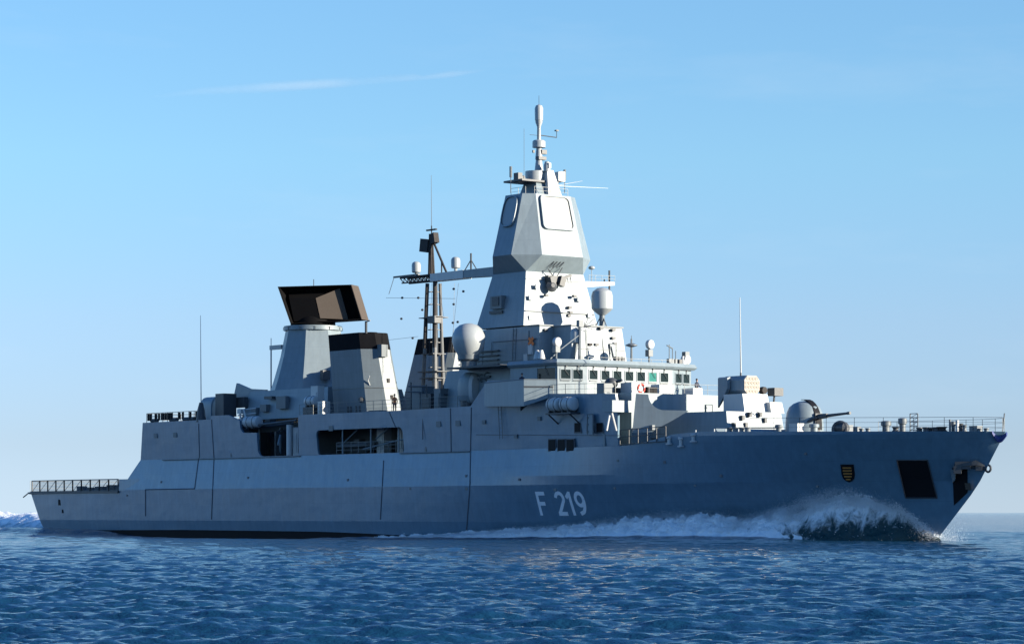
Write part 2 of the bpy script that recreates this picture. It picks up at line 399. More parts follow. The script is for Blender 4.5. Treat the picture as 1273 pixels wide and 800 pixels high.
# ------------------------------------------------------------------ crest on the bow
c0, c1, c2, c3 = (1046,577),(1061,577),(1063,597),(1050,597)
def shield(s, lift, name, mt, parent):
    prof = [(-.5,.5),(.5,.5),(.5,-.1),(.42,-.32),(.22,-.48),(0,-.55),(-.22,-.48),(-.42,-.32),(-.5,-.1)]
    m = P(); m.v = []
    pts = []
    for a, b in prof:
        p = HS(1054.5+a*s*16+ (-b)*2.5, 587.5-b*s*21, 0); pts.append(p+Vector((.25,-1,0)).normalized()*lift)
    m.plate(pts, Vector((-.02,.12,0))); return m.build(name, mt, parent, smooth=False)
crest = shield(1.0, .07, 'bow_crest', 'black', hull)
for k in range(5):
    m = P(); b = .30-k*.17; wd = (.33,.34,.33,.29,.18)[k]
    pts = [HS(1054.5+a*16+(-bb)*2.5, 587.5-bb*21)+Vector((.02,-.12,0)) for a, bb in ((-wd,b+.04),(wd,b+.04),(wd,b-.045),(-wd,b-.045))]
    m.plate(pts, Vector((-.006,.03,0))); m.build('crest_bar', 'gold', crest, smooth=False)
# ------------------------------------------------------------------ bow openings as dark patches, anchor
def patch(uvs, name, mt, lift=.02, n=6):
    m = P(); (a,b,c,d) = uvs; V = []; F = []
    for i in range(n+1):
        for j in range(n+1):
            s, t = i/n, j/n
            u = (a[0]*(1-s)+b[0]*s)*(1-t)+(d[0]*(1-s)+c[0]*s)*t; v = (a[1]*(1-s)+b[1]*s)*(1-t)+(d[1]*(1-s)+c[1]*s)*t
            p = HS(u, v); V.append(p+Vector((.35,-.93,0))*lift)
    for i in range(n):
        for j in range(n): F.append((i*(n+1)+j, (i+1)*(n+1)+j, (i+1)*(n+1)+j+1, i*(n+1)+j+1))
    m.add(V, F); return m.build(name, mt, hull, smooth=False, recalc=False)
pk = patch([(1115,571.5),(1153,571.5),(1165,618.5),(1126,618.5)], 'anchor_pocket_shade', 'black')  # flush black patch on the plating; the recess's shade is put into its colour
m = P(); q = [HS(*p)+Vector((.35,-.93,0))*.03 for p in ((1115,571.5),(1153,571.5),(1165,618.5),(1126,618.5))]
m.path(q+[q[0]], .05, 5); m.build('pocket_rim', 'dark', pk)
patch([(1184,581),(1203,581),(1203,612),(1186,628)], 'stem_pocket_shade', 'black', lift=.03)  # another flush patch, its black standing in for shade inside the opening
# the stowed anchor in the stem pocket
an = empty('anchor', tuple(HS(1199,598)+Vector((.30,-.55,0))))
tag(an, 'dark ship anchor stowed in the opening at the very bow', 'anchor')
A0 = Vector(an.location); axs = Vector((.78, .63, 0)).normalized()
def AP(d, s, z): return axs*d + Vector((.63,-.78,0))*s + Vector((0,0,z))
m = MB(); m.cbox((0,0,0), .01,.01,.01)
m = MB(); m.tube(AP(-.6,.15,1.35), AP(1.9,.25,1.0), .2, .15); m.torus(AP(2.0,.25,1.0), .27, .09, axis=(0,1,0)); m.build('shank', 'dark', an)
m = MB(); m.cbox(AP(.05,.2,1.25), 1.2, .6, .6, rz=.65); m.cbox(AP(-.35,.25,.9), .6,.6,.6, rz=.65); m.cbox(AP(1.3,.25,1.05), .5,.5,.45, rz=.65); m.build('crown', 'dark', an)
for sg in (-1, 1):
    m = MB(); a = AP(.05,.2+sg*.3,1.25)
    m.loft([[a+Vector((0,0,.15)), a+Vector((.12,.1,-.1)), a+Vector((-.12,-.1,-.1))], [AP(1.1,.2+sg*.5,1.45)+Vector((0,0,.2)), AP(1.1,.2+sg*.5,1.3)+Vector((.05,.05,-.05)), AP(1.1,.2+sg*.5,1.3)-Vector((.05,.05,.05))], [AP(1.75,.2+sg*.35,1.2)+Vector((0,0,.04)), AP(1.75,.2+sg*.35,1.15), AP(1.74,.2+sg*.35,1.16)]])
    m.build('fluke', 'dark', an)
m = P(); q = HS(1184,584); m.plate([HS(1182,583),HS(1188,584),HS(1188,596),HS(1185,599)], Vector((.25,-.35,0))); m.build('pocket_lip', 'grey', hull, smooth=False)
m = P(); m.plate([HS(1199,600),HS(1205,600),HS(1206,609),HS(1200,608)], Vector((.3,-.25,0))); m.build('pocket_lip', 'tan', hull, smooth=False)
# padded blue fender hung round the bow tip
m = P(); rg = []
for k in range(11):
    t = k/10; u = 1234.5+17.5*t; v = 537.5+9.5*math.sin(math.pi*t*.94)*(1-.25*t); c = HS(u, min(v, 546)); r_ = .10+.17*math.sin(math.pi*(.12+.76*t))
    rg.append([c+Vector((.35,-.9,0))*.06+Vector((0,0,1))*r_*math.cos(a)+Vector((.35,-.93,0))*r_*.8*math.sin(a) for a in [2*math.pi*i/10 for i in range(10)]])
m.loft(rg); m.build('bow_fender', 'bluec')

# ------------------------------------------------------------------ upper side walls with the boat bays
def yw(z): return 8.05+(z-8.05)*0.11
def W(u, v, y=-8.4):
    for _ in range(3): p = AY(u, v, y); y = -yw(p.z)
    return (p.x, p.z)
def rr(x0, x1, z0, z1, r, n=5):
    P_ = []
    for cx, cz, a in ((x1-r,z1-r,0),(x0+r,z1-r,90),(x0+r,z0+r,180),(x1-r,z0+r,270)):
        for i in range(n+1): P_.append((cx+r*math.cos(R(a+90*i/n)), cz+r*math.sin(R(a+90*i/n))))
    return P_
ou = [(25.82,8.05), (27.0,12.05), (40.8,12.05), (40.95,12.42), (44.2,12.42)]
ou += [W(*p) for p in ((297.5,522),(299,533),(302,537.5),(319,537.5),(320.5,560),(323,565.5),(327,567),(366,567),(370,565.5),(371.5,561),(370.5,515.5))]
ou += [(75,12.02)]+[W(*p) for p in ((585,504.5),(606,472.5),(645,472.5),(647,511),(652,507),(664,496),(670,489),(765,489),(768,510),(768,545))]
xe = ou[-1][0]; ou += [(xe, 8.05)]
hole_a = W(395.5,566); hole_b = W(500,531); hole = rr(hole_a[0], hole_b[0], hole_a[1]-.05, hole_b[1]+.05, .55)
def wall(sgn, outline, holes, name, th=.22):
    m = P(); loops = [outline]+holes
    flat = [p for lp in loops for p in lp]
    tri = tessellate_polygon([[Vector((x, z, 0)) for x, z in lp] for lp in loops])
    out = [(x, sgn*yw(z), z) for x, z in flat]; inn = [(x, sgn*(yw(z)-th), z) for x, z in flat]
    N = len(flat); F = [t for t in tri]+[(t[0]+N, t[2]+N, t[1]+N) for t in tri]; o = 0
    for lp in loops:
        n = len(lp)
        for i in range(n): j = (i+1) % n; F.append((o+i, o+j, o+j+N, o+i+N))
        o += n
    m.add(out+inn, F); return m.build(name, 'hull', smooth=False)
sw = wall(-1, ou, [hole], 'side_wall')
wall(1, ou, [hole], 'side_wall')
for u in (686.5,): pass
for u, v in ((718.5,531),(734,531),(746,531)):
    x, z = W(u, v); m = P(); m.cbox((x,-yw(z)-.01,z), .8, .1, .8); m.build('side_window', 'black', sw)
    m = P(); m.cbox((x,-yw(z)+.01,z), 1.0, .1, 1.0); m.build('window_frame', 'hullseam', sw)
for a, b in (((247,526),(248,569)),((263,521),(266,569)),((586,506),(585,561)),((560,507),(561,562)),((484,512),(492,531))):
    (xa,za),(xb,zb) = W(*a), W(*b); m = P(); m.tube((xa,-yw(za),za),(xb,-yw(zb),zb), .06, None, 5); m.build('seam_pipe', 'hullseam', sw)
m = P(); (xa,za),(xb,zb) = W(588,481), W(644,480)
x, z = W(612,480); m.cbox((x,-yw(z)-.01,z), 1.4,.08,.35); m.build('vent_grille', 'mid', sw)
(xa,za),(xb,zb) = W(592,540), W(770,541); m = P(); m.tube((xa,-yw(za),za),(xb,-yw(zb),zb), .035, None, 5); m.build('weld_seam', 'hullseam', sw)
m = P(); (xa,za)=W(645,498); m.cbox((xa-.1,-yw(za)-.06,za), .75,.16,.55); m.build('navigation_light_screen', 'black', sw)
# hangar end wall, roofs, bay interior
m = P()
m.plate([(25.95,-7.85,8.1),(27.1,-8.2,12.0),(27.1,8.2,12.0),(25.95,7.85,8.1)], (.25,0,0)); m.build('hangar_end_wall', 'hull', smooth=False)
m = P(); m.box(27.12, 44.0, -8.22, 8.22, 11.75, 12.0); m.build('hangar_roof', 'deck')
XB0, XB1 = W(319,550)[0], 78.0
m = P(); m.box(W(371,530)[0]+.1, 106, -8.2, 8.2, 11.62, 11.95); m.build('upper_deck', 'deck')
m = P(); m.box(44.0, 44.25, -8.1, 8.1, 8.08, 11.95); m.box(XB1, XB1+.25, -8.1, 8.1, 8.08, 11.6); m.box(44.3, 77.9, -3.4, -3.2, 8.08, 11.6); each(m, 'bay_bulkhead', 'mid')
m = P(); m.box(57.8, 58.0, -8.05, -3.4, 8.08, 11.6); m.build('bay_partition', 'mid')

# gear inside the boat bays
for i, (x, y, sx, sy, sz) in enumerate(((49,-4.4,1.6,1.2,2.4),(52.5,-5.2,1.0,1.0,2.9),(55.6,-4.6,1.0,1.4,2.2),(66.5,-4.6,1.2,.9,2.6),(70.2,-4.9,.9,.9,2.9),(73.8,-4.2,1.8,1.0,2.1))):
    m = P(); m.box(x-sx/2,x+sx/2,y-sy/2,y+sy/2,8.1,8.1+sz); m.box(x-sx*.3,x+sx*.3,y-sy/2-.05,y-sy/2,8.5,8.1+sz*.8); m.build('deck_locker', 'white' if i%2 else 'radome')
m = P()
x0 = hole_a[0]
for x in (64.2, 69.0, 73.6): m.tube((x,-7.95,8.1),(x,-7.95,11.6), .07); 
each(m, 'bay_stanchion', 'grey')
prail([(62.9,-7.75,8.1),(76.6,-7.75,8.1)], h=1.1, gap=1.2, bars=3, r=.03)
for x, dy in ((46.6,-6.2),(50.5,-6.2),(54.2,-6.0)):
    m = P(); m.tube((x,dy,8.1),(x+.9,dy-.6,10.2), .12); m.tube((x+.9,dy-.6,10.2),(x+2.0,dy-1.6,9.2), .09); m.tube((x,dy,8.1),(x,dy,11.0), .1); m.build('boat_davit', 'grey')
m = P(); m.tube((53.9,-7.3,8.1),(53.9,-7.3,11.2), .34, None, 14); m.build('fuel_drum_rack', 'white')
m = P(); m.tube((62.7,-7.0,9.0),(66.2,-7.0,10.9), .06); m.tube((66.5,-7.1,8.5),(75.8,-7.1,9.7), .08); m.tube((68,-6.6,9.5),(71,-6.6,11),.07); m.build('pipe_run', 'grey')

def rhib(loc, L, label, rz=0.0):
    b = empty('rigid_boat', loc, rz); tag(b, label, 'boat')
    m = MB()
    for s in (-1, 1):
        pts = [(-L/2, s*.85, .75), (L*.2, s*.9, .75), (L*.38, s*.6, .85), (L/2, 0, 1.0)]
        m.path(pts, .24, 10)
        for p in pts[1:3]: m.ball(p, .24)
    m.build('tube_collar', 'rubber', b)
    m = MB(); rg = []
    for x, w_, k in ((-L/2,.75,.1),(0,.78,.05),(L*.3,.55,.2),(L*.48,.05,.7)): rg.append([(x,-w_,.7),(x,0,k),(x,w_,.7)])
    m.loft(rg); m.build('boat_hull', 'mid', b)
    m = MB(); m.box(-.6,.3,-.4,.4,.7,1.35); m.box(-1.6,-.9,-.35,.35,.7,1.15); m.build('console', 'dark', b)
    return b
rhib((48.4,-5.9,10.55), 7.4, 'dark grey inflatable boat in its cradle at the open boat deck below the large radar')
rhib((63.6,-5.4,8.2), 5.0, 'grey inflatable boat inside the closed side bay amidships')
m = P()
for x in (46.0, 50.6): m.box(x-.12,x+.12,-6.9,-4.9,8.1,10.6); m.tube((x,-6.6,10.5),(x,-5.9,11.0),.08)
each(m, 'boat_cradle', 'dark')

# ------------------------------------------------------------------ flight deck nets and low bulwark
def net_panel(x0, x1):
    m = P()
    a, b = -hb(x0,4.7)-.05, -hb(x1,4.7)-.05
    for z in (4.72, 5.98): m.tube((x0,a,z),(x1,b,z), .06, None, 5)
    for x, y in ((x0,a),(x1,b)): m.tube((x,y,4.6),(x,y,6.0), .08, None, 5)
    m.tube((x0,a,4.72),(x1,b,5.98), .03, None, 5)
    fr = m.build('net_frame', 'dark', smooth=False)
    m = P(); n = 12
    for i in range(1, n): x = x0+(x1-x0)*i/n; y = a+(b-a)*i/n; m.tube((x,y,4.72),(x,y,5.98), .012, None, 4)
    for k in range(1, 8): z = 4.72+1.26*k/8; m.tube((x0,a,z),(x1,b,z), .012, None, 4)
    m.build('net_mesh', 'wire', fr, smooth=False)
    return fr
for i in range(10): net_panel(1.0+i*2.12, 1.0+(i+1)*2.12)
m = P(); deckpts = [(0.3,-7.95),(8,-8.35),(22.3,-8.8)]
for (xa,ya),(xb,yb) in zip(deckpts[:-1],deckpts[1:]): m.loft([[(xa,ya+.25,4.45),(xa,ya-.1,4.5),(xa,ya-.1,4.66),(xa,ya+.25,4.72)], [(xb,yb+.25,4.45),(xb,yb-.1,4.5),(xb,yb-.1,4.66),(xb,yb+.25,4.72)]])
m.tube((.2,-8.0,4.5),(-.45,-8.2,4.1), .07); m.build('deck_edge_gutter', 'dark')
m = P()
for x, w_, h in ((12.2,1.4,.5),(14.3,.8,.35),(16.5,1.8,.45),(19.0,1.6,.6),(20.6,.7,.35)): m.cbox((x,-7.6,4.8+h/2), w_, .6, h)
each(m, 'deck_gear', 'dark')
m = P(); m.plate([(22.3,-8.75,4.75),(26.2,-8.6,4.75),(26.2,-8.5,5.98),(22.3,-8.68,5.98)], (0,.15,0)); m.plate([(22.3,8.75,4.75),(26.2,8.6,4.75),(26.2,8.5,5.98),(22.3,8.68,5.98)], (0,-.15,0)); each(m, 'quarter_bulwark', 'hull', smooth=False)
for s in (1,):
    for i in range(10):
        pass
prail([(0.6,7.9,4.75),(22,8.6,4.75)], h=1.2, gap=2.1)
prail([(0.5,-7.8,4.75),(0.5,7.8,4.75)], h=1.2, gap=2.1)

# hangar roof railing with rolled covers
prail([(27.2,-8.1,12.05),(38.0,-8.1,12.05)], h=1.0, gap=1.1, bars=3, r=.03, mt='dark')
prail([(27.2,-8.1,12.05),(27.2,8.1,12.05)], h=1.0, gap=1.1, bars=3, r=.03, mt='dark')
m = P()
for x in (27.4,27.9,28.9,29.6,30.2,30.5,31.0,31.5,31.8,32.2,33.8,34.5,36.0,37.2,37.6): m.box(x, x+.16, -8.15, -7.95, 12.25, 13.0)
each(m, 'railing_light', 'black')
m = P()
for x, w_ in ((28.5,1.2),(32.5,1.4),(35.6,2.2),(37.9,1.4)): m.tube((x-w_/2,-7.9,12.25),(x+w_/2,-7.9,12.25), .22, None, 8)
each(m, 'rolled_cover', 'dark')

# whip aerials: a tapered base and a thin rod
def whip(x, y, z0, zb, ztop_, rb, r, mt='radome', bm_='dark'):
    m = P(); m.lathe((x,y,z0), [(rb,0),(rb*.75,(zb-z0)*.6),(rb*.35,zb-z0)], 12); o = m.build('whip_base', bm_)
    m = P(); m.tube((x,y,zb-.1),(x-.12,y,ztop_), r, r*.45, 6); m.build('whip_rod', mt, o)
p = AY(250,522,-8.0); pt = AY(248,392,-8.0); whip(p.x, -8.0, p.z-.2, AY(250,500,-8).z, pt.z, .55, .06)
p = AY(921,463,2.2); pt = AY(917,370,2.2); whip(p.x, 2.2, 11.0, p.z, pt.z, .22, .07)

# hood over the after launcher on the hangar
hc = AY(272,500,-3.5)
def arch(x, y0, y1, z0, z1, n=14, k=.55):
    w_ = (y1-y0)/2; c = (y0+y1)/2; h = z1-z0; out = [(x,y0,z0)]
    for i in range(n+1):
        a = math.pi-math.pi*i/n; out.append((x, c+w_*math.copysign(abs(math.cos(a))**k, math.cos(a)), z1-h*.5+h*.5*abs(math.sin(a))**.8))
    out.append((x,y1,z0)); return out
m = P(); xx = hc.x; m.loft([arch(xx-1.7,-4.9,-2.3,12.0,14.2), arch(xx-1.3,-5.05,-2.15,12.0,14.75), arch(xx+.9,-5.05,-2.15,12.0,14.75)]); hood = m.build('launcher_hood', 'grey')
m = P(); m.loft([arch(xx+.9,-4.9,-2.3,12.1,14.6), arch(xx+1.15,-4.75,-2.45,12.1,14.4)]); m.build('hood_cover', 'canvas', hood)
m = P(); m.cbox((xx+6.0,-6.4,13.6), 1.6,1.6,2.4); m.build('launcher_magazine', 'dark')

# ------------------------------------------------------------------ long range radar: pedestal house, tower, antenna
m = P(); m.loft([[(41.5,-5.2,12.0),(57.5,-5.2,12.0),(57.5,5.2,12.0),(41.5,5.2,12.0)], [(42.4,-4.6,15.0),(56.8,-4.6,15.0),(56.8,4.6,15.0),(42.4,4.6,15.0)]]); house = m.build('radar_deckhouse', 'grey', smooth=False)
m = P(); p = AY(300,475,-4.4); m.plate([AY(291,496,-4.6),AY(291,490,-4.6),AY(294,476,-4.6),AY(310,483,-4.6),AY(330,484,-4.6),AY(330,496,-4.6)], (0,.3,0)); m.build('deckhouse_fin', 'grey', house, smooth=False)
for u, v, w_, h in ((300,500,14,12),(336,494,10,3),(352,500,12,14),(330,507,8,8),(318,512,6,10)):
    p = AY(u, v, -5.15); m = P(); m.cbox((p.x,-5.2,p.z), w_/7.0, .5, h/11.0); m.build('deckhouse_locker', 'dark' if u in (300,336) else 'mid', house)
m = P(); m.loft([[(47.3+r*math.cos(2*math.pi*i/8+R(-3)), r*math.sin(2*math.pi*i/8+R(-3)), z) for i in range(8)] for r, z in ((4.65,14.9),(4.2,16.2),(3.5,18.6),(2.95,21.3),(2.95,21.35))]); tower_s = m.build('radar_pedestal', 'grey', angle=30)
m = P(); m.lathe((47.3,0,21.3), [(3.05,0),(3.05,.45),(2.9,.45)], 32); m.build('pedestal_rim', 'grey', tower_s)
prail([(47.3+3.1*math.cos(2*math.pi*i/12),3.1*math.sin(2*math.pi*i/12),21.3) for i in range(13)], h=.3, gap=2, bars=1)
m = P(); m.lathe((47.3,0,21.75), [(2.2,0),(2.35,.15),(2.35,.55),(2.1,.95)], 28); m.build('turntable', 'brown', tower_s)
p = AX(405,466,51.6); m = P(); m.cbox((51.5,p.y,p.z), .5,.9,1.0); m.build('junction_box', 'dark', tower_s)
m = P()
for k in range(9): m.cbox((51.9-.08*k,p.y+.2,p.z-3.0+k*.35-.5), .08,.5,.06)
m.build('ladder', 'mid', tower_s)
p0 = AY(337,432,-2); m = P(); m.tube((p0.x,-2,15.0),(p0.x,-2,p0.z), .08); m.tube((p0.x,-2,p0.z),(p0.x,-2,p0.z+1.0), .04); m.cbox((p0.x+.9,-1.9,p0.z), 2.2,.35,.45); m.build('navigation_radar', 'radome')
# the antenna: hollow box frame with a horn housing inside, tilted back
right = Vector((VR.x, VR.y, 0)); back = VD.copy(); up = Vector((0,0,1))
AC = AY(401,380,0)+Vector((0,0,0))
def AN(r, b, z): return AC + right*r + back*b + up*z
k_ = 1/11.95
def fr(b, dx, dz): return [AN((346-401)*k_+dx,b,(380-357)*k_+dz), AN((437-401)*k_+dx,b,(380-354.5)*k_+dz), AN((450-401)*k_+dx,b,(380-397.5)*k_-dz), AN((362-401)*k_+dx,b,(380-403)*k_-dz)]
m = P()
outer0, outer1 = fr(-.9,0,0), fr(.9,.6,.0)
inner0 = [p.lerp(AC, .045) for p in outer0]; inner1 = [p.lerp(AC, .05) for p in fr(.7,.45,0)]
V = outer0+outer1+inner0+inner1
F = []
for i in range(4):
    j = (i+1)%4
    F += [(i,j,4+j,4+i), (8+i,12+i,12+j,8+j), (i,8+i,8+j,j)]
F += [(4,5,6,7),(12,15,14,13)]
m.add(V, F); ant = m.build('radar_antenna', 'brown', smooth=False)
m = P()   # horn housing
q = lambda u, v, b: AN((u-401)*k_, b, (380-v)*k_)
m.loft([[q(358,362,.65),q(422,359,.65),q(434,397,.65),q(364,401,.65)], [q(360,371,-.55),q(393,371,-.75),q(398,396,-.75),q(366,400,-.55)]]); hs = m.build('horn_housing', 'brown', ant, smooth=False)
m = P(); m.plate([q(393.2,371,-.78),q(422.5,358.5,-.2),q(433,397,-.2),q(398.8,396,-.78)], back*.06); m.build('horn_lit_facet', 'tan', ant, smooth=False)  # lighter plate painting the sunlit facet of the horn housing
m = P(); a, b, c, d = fr(-.93,0,0)[1], fr(.93,.62,0)[1], fr(.93,.62,0)[2], fr(-.93,0,0)[2]
m.plate([a,b,c,d], right*.05); m.build('antenna_lit_end', 'tan', ant, smooth=False)  # lighter plate painting the sunlit end of the frame
m = P(); m.tube(q(390,357,0), q(390,347,0), .04); m.build('antenna_spike', 'dark', ant)

# ------------------------------------------------------------------ funnels
def funnel(sg):
    def ring(t, z):                       # t 0 at the foot, 1 at the top
        yo = 5.0+.6*t; w_ = 3.9-.6*t; xf = 65.4-.9*t; L = 6.9-.7*t; cx = 1.19-.3*t; cy = 1.7-.43*t
        xa = xf-L
        pts = [(xa,-yo),(xf-cx,-yo),(xf,-yo+cy),(xf,-yo+w_-.6),(xf-.6,-yo+w_),(xa,-yo+w_)]
        return [(x, y*(-sg)+((1.9+1.3*t) if sg > 0 else 0), z) for x, y in pts]
    zb, zt = 11.95, 20.1
    f = lambda t: zb+(zt-zb)*t
    m = P(); m.loft([ring(0,f(0)), ring(.80,f(.80))]); o = m.build('funnel', 'funnelp', smooth=False)
    m = P(); m.loft([ring(.80,f(.80)+.002), ring(1,zt)]); cap_ = m.build('funnel_top', 'soot', o, smooth=False)
    m = P()
    for k in range(3):
        r = ring(1, zt); cx = r[0][0]+1.5+k*1.8; cy = (r[0][1]+r[4][1])/2
        m = P(); m.lathe((cx,cy,zt), [(.6,0),(.6,.08),(.5,.08),(.5,.03)], 14); m.build('exhaust_pipe', 'soot', o)
    r = ring(.45, f(.45)); m = P(); rr_ = [Vector(p) for p in ring(.33, f(.33))]
    m.path(rr_+[rr_[0]], .045, 5); m.build('guard_rail', 'wire', o, smooth=False)
    a = Vector(ring(.78,f(.78))[2]); m = P(); m.cbox(a+Vector((.15,.5*(1 if sg<0 else -1),0)), .6,.9,1.2, rz=.2); m.build('floodlight', 'mid', o)
    for t, dy in ((.42,.7),(.22,.8)):
        a = Vector(ring(t,f(t))[2]); m = P(); m.cbox(a+Vector((.03,dy*(1 if sg<0 else -1),0)), .12,.28,.4); m.build('small_hatch', 'rustm', o)
    a = Vector(ring(.15,f(.15))[1]); m = P(); m.lathe(a+Vector((-.5,-.15*(1 if sg<0 else -1),.3)), [(.25,0),(.3,.1),(.2,.3)], 14, axis=(0,-1,0)); m.build('lamp', 'dark', o)
    m = P(); a = Vector(ring(.36,f(.36))[1]).lerp(Vector(ring(.36,f(.36))[2]), .3)
    m.path([a, a+Vector((0,-.25,.5)), a+Vector((.3,-.25,.9))], .05); m.build('pipe_hook', 'white', o)
    m = P()
    for dx in (2.4,3.0,3.9,4.4): m.box(xf_(ring)-dx-.16, xf_(ring)-dx+.16, *(sorted((sg*(5.07+(1.9 if sg > 0 else 0)),sg*(4.9+(1.9 if sg > 0 else 0))))), 12.0, 13.0)
    each(m, 'air_intake', 'dark', o)
    m = P(); a = Vector(ring(1,zt)[1]); m.tube(a+Vector((.4,.6*(1 if sg<0 else -1),-.1)), a+Vector((.4,.6*(1 if sg<0 else -1),1.1)), .13); m.tube(a+Vector((.4,.6*(1 if sg<0 else -1),1.05)), a+Vector((1.1,.6*(1 if sg<0 else -1),1.15)), .06); m.build('whistle', 'dark', o)
    return o
def xf_(ring): return ring(0,0)[3][0]
funnel(-1); funnel(1)
m = P(); m.box(57.5,66,-4.8,6.5,11.96,12.4); m.build('funnel_casing', 'mid')

# ------------------------------------------------------------------ after pole mast, its yard and the gangway to the tower
MY = 1.5; MX = AY(541, 345, MY).x
Z = lambda v, u=541: AY(u,v,MY).z
def zsh(v): return AY(541,v,MY).z
m = P()
for dx, dy, r0, r1 in ((-.95,-.75,.20,.15),(.95,-.75,.23,.16),(0,.95,.22,.16)):
    m.tube((MX+dx*1.15,MY+dy*1.15,12.0),(MX+dx*.62,MY+dy*.62,zsh(352)), r0, r1, 10)
mast = m.build('pole_mast', 'mastp')
m = P()
m.tube((MX,MY,12.0),(MX,MY,zsh(350)), .34, .24, 8)
for k in range(10):
    z = 13+k*1.25; m.cbox((MX,MY-.3,z), 1.5,.08,.08); m.cbox((MX,MY+.1,z), .08,1.4,.08)
m.build('cable_trunk', 'dark', mast)
m = P(); zt0 = zsh(440)
for dx, dy in ((-.95,-.75),(.95,-.75)):
    m.tube((MX+dx*.86,MY+dy*.86-.03,zt0+.6),(MX+dx*.66,MY+dy*.66-.03,zsh(352)), .22, .18, 8)
m.build('sooty_sleeve', 'rustm', mast)
m = P()
for v, w_ in ((395,1.4),(440,1.0),(462,1.6),(470,1.3)): m.cbox((MX,MY-.2,zsh(v)), w_*2, 1.6, .08)
m.cbox((MX+.8,MY-.6,zsh(398)), 1.2,1.0,.7); m.build('mast_platform', 'dark', mast)
zy = zsh(345)
m = P()
xl, xr_ = AY(502,345,MY).x, AY(540,345,MY).x
for y in (MY-.45,MY+.45):
    m.tube((xl,y,zy+.25),(xr_,y,zy+.25), .07); m.tube((xl+.3,y,zy-.25),(xr_,y,zy-.3), .07)
    n = 8
    for i in range(n): m.tube((xl+(xr_-xl)*i/n,y,zy+.25),(xl+(xr_-xl)*(i+1)/n,y,zy-.27), .05); m.tube((xl+(xr_-xl)*(i+1)/n,y,zy+.25),(xl+(xr_-xl)*(i+1)/n,y,zy-.27), .04)
m.box(xl,xr_,MY-.5,MY+.5,zy+.3,zy+.36); m.build('lattice_yard', 'rustm', mast)
m = P(); xl2 = AY(490,342,MY).x; m.box(xl2, xl+2.6, MY-.12,MY+.12, zy+.42, zy+.58); m.tube((xl2,MY,zy+.5),(xl2-.5,MY-.3,zy-1.2),.03); m.build('yard_spar', 'dark', mast)
m = P(); x2 = AY(581,345,MY).x; m.loft([[(xr_,MY-.55,zy-.4),(xr_,MY+.55,zy-.4),(xr_,MY+.55,zy+.35),(xr_,MY-.55,zy+.35)], [(x2,MY-.55,zy-.42),(x2,MY+.55,zy-.42),(x2,MY+.55,zy+.38),(x2,MY-.55,zy+.38)]]); m.build('gangway_box', 'white', mast, smooth=False)
x3 = 84.0; m = P(); m.loft([[(x2,MY-.5,zy-.38),(x2,MY+.5,zy-.38),(x2,MY+.5,zy+.36),(x2,MY-.5,zy+.36)], [(x2+4,MY-.5,zy-.5),(x2+4,MY+.5,zy-.5),(x2+4,MY+.5,zy+.36),(x2+4,MY-.5,zy+.36)], [(x3,MY-.5,zy-1.9),(x3,MY+.5,zy-1.9),(x3,MY+.5,zy+.36),(x3,MY-.5,zy+.36)]]); m.build('gangway_beam', 'grey', smooth=False)
for u in (517.5, 566.5):
    x = AY(u,340,MY).x; m = P(); m.tube((x,MY,zy+.3),(x,MY,zy+.75), .16); m.lathe((x,MY,zy+.7), [(.36,0),(.45,.08),(.47,.75),(.40,.98),(.22,1.1)], 18); m.build('satellite_dome', 'radome', mast)
ztm = zsh(285)
m = P(); x = AY(536.5,320,MY).x
for dx, dy in ((-.15,-.2),(.25,-.2),(.05,.25)): m.tube((x+dx,MY+dy,zy),(x+dx*.5-.1,MY+dy*.5,zsh(290)), .13, .09)
m.tube((AY(556,343,MY).x,MY,zy+.2),(x+.3,MY,zsh(300)), .11); m.cbox((x,MY,ztm), 1.6,.2,.14); m.tube((x,MY,zsh(290)),(x,MY,zsh(280)),.06)
m.cbox((AY(530,306,MY).x,MY,zsh(304)), 1.3,.7,1.3, ry=.15); m.cbox((AY(540,298,MY).x,MY,zsh(296)), .7,.6,1.0, ry=-.2)
m.tube((AY(549,335,MY).x,MY,zy+.3),(AY(549,335,MY).x,MY,zsh(326)), .07); m.build('topmast', 'rustm', mast)
m = P(); m.tube((x,MY,ztm),(x-.05,MY,zsh(217)), .035, .02, 5); m.build('topmast_aerial', 'wire', mast)
m = P(); x = AY(585.5,330,MY).x
m.tube((x,MY,zy+.3),(x,MY,zsh(320)), .09); m.tube((x-1.1,MY,zy+.3),(x,MY,zsh(328)), .05); m.tube((x+.5,MY+.4,zy+.3),(x,MY,zsh(328)), .05); m.build('tripod_aerial', 'dark', mast)
# halyards with insulators
m = P()
for u0, v0, u1, v1 in ((537,350,533,470),(565,352,563,445),(570,352,560,440),(545,352,552,395),(549,352,549,440)):
    m.tube(AY(u0,v0,MY-.5), AY(u1,v1,MY-1.2), .014, None, 4)
m.tube(AY(480,370,-.5), AY(566,371,-.5), .016, None, 4); m.tube(AY(478,423,-1), AY(520,418,-1), .014, None, 4)
for u, v in ((564,359),(564,378),(563,401),(569,400),(525,385),(500,370),(520,370),(499,396),(576,362),(513,420)): m.ball(AY(u,v,-.8), .16, .12, .12, 8, 6)
m.build('halyard', 'dark', mast, smooth=False)

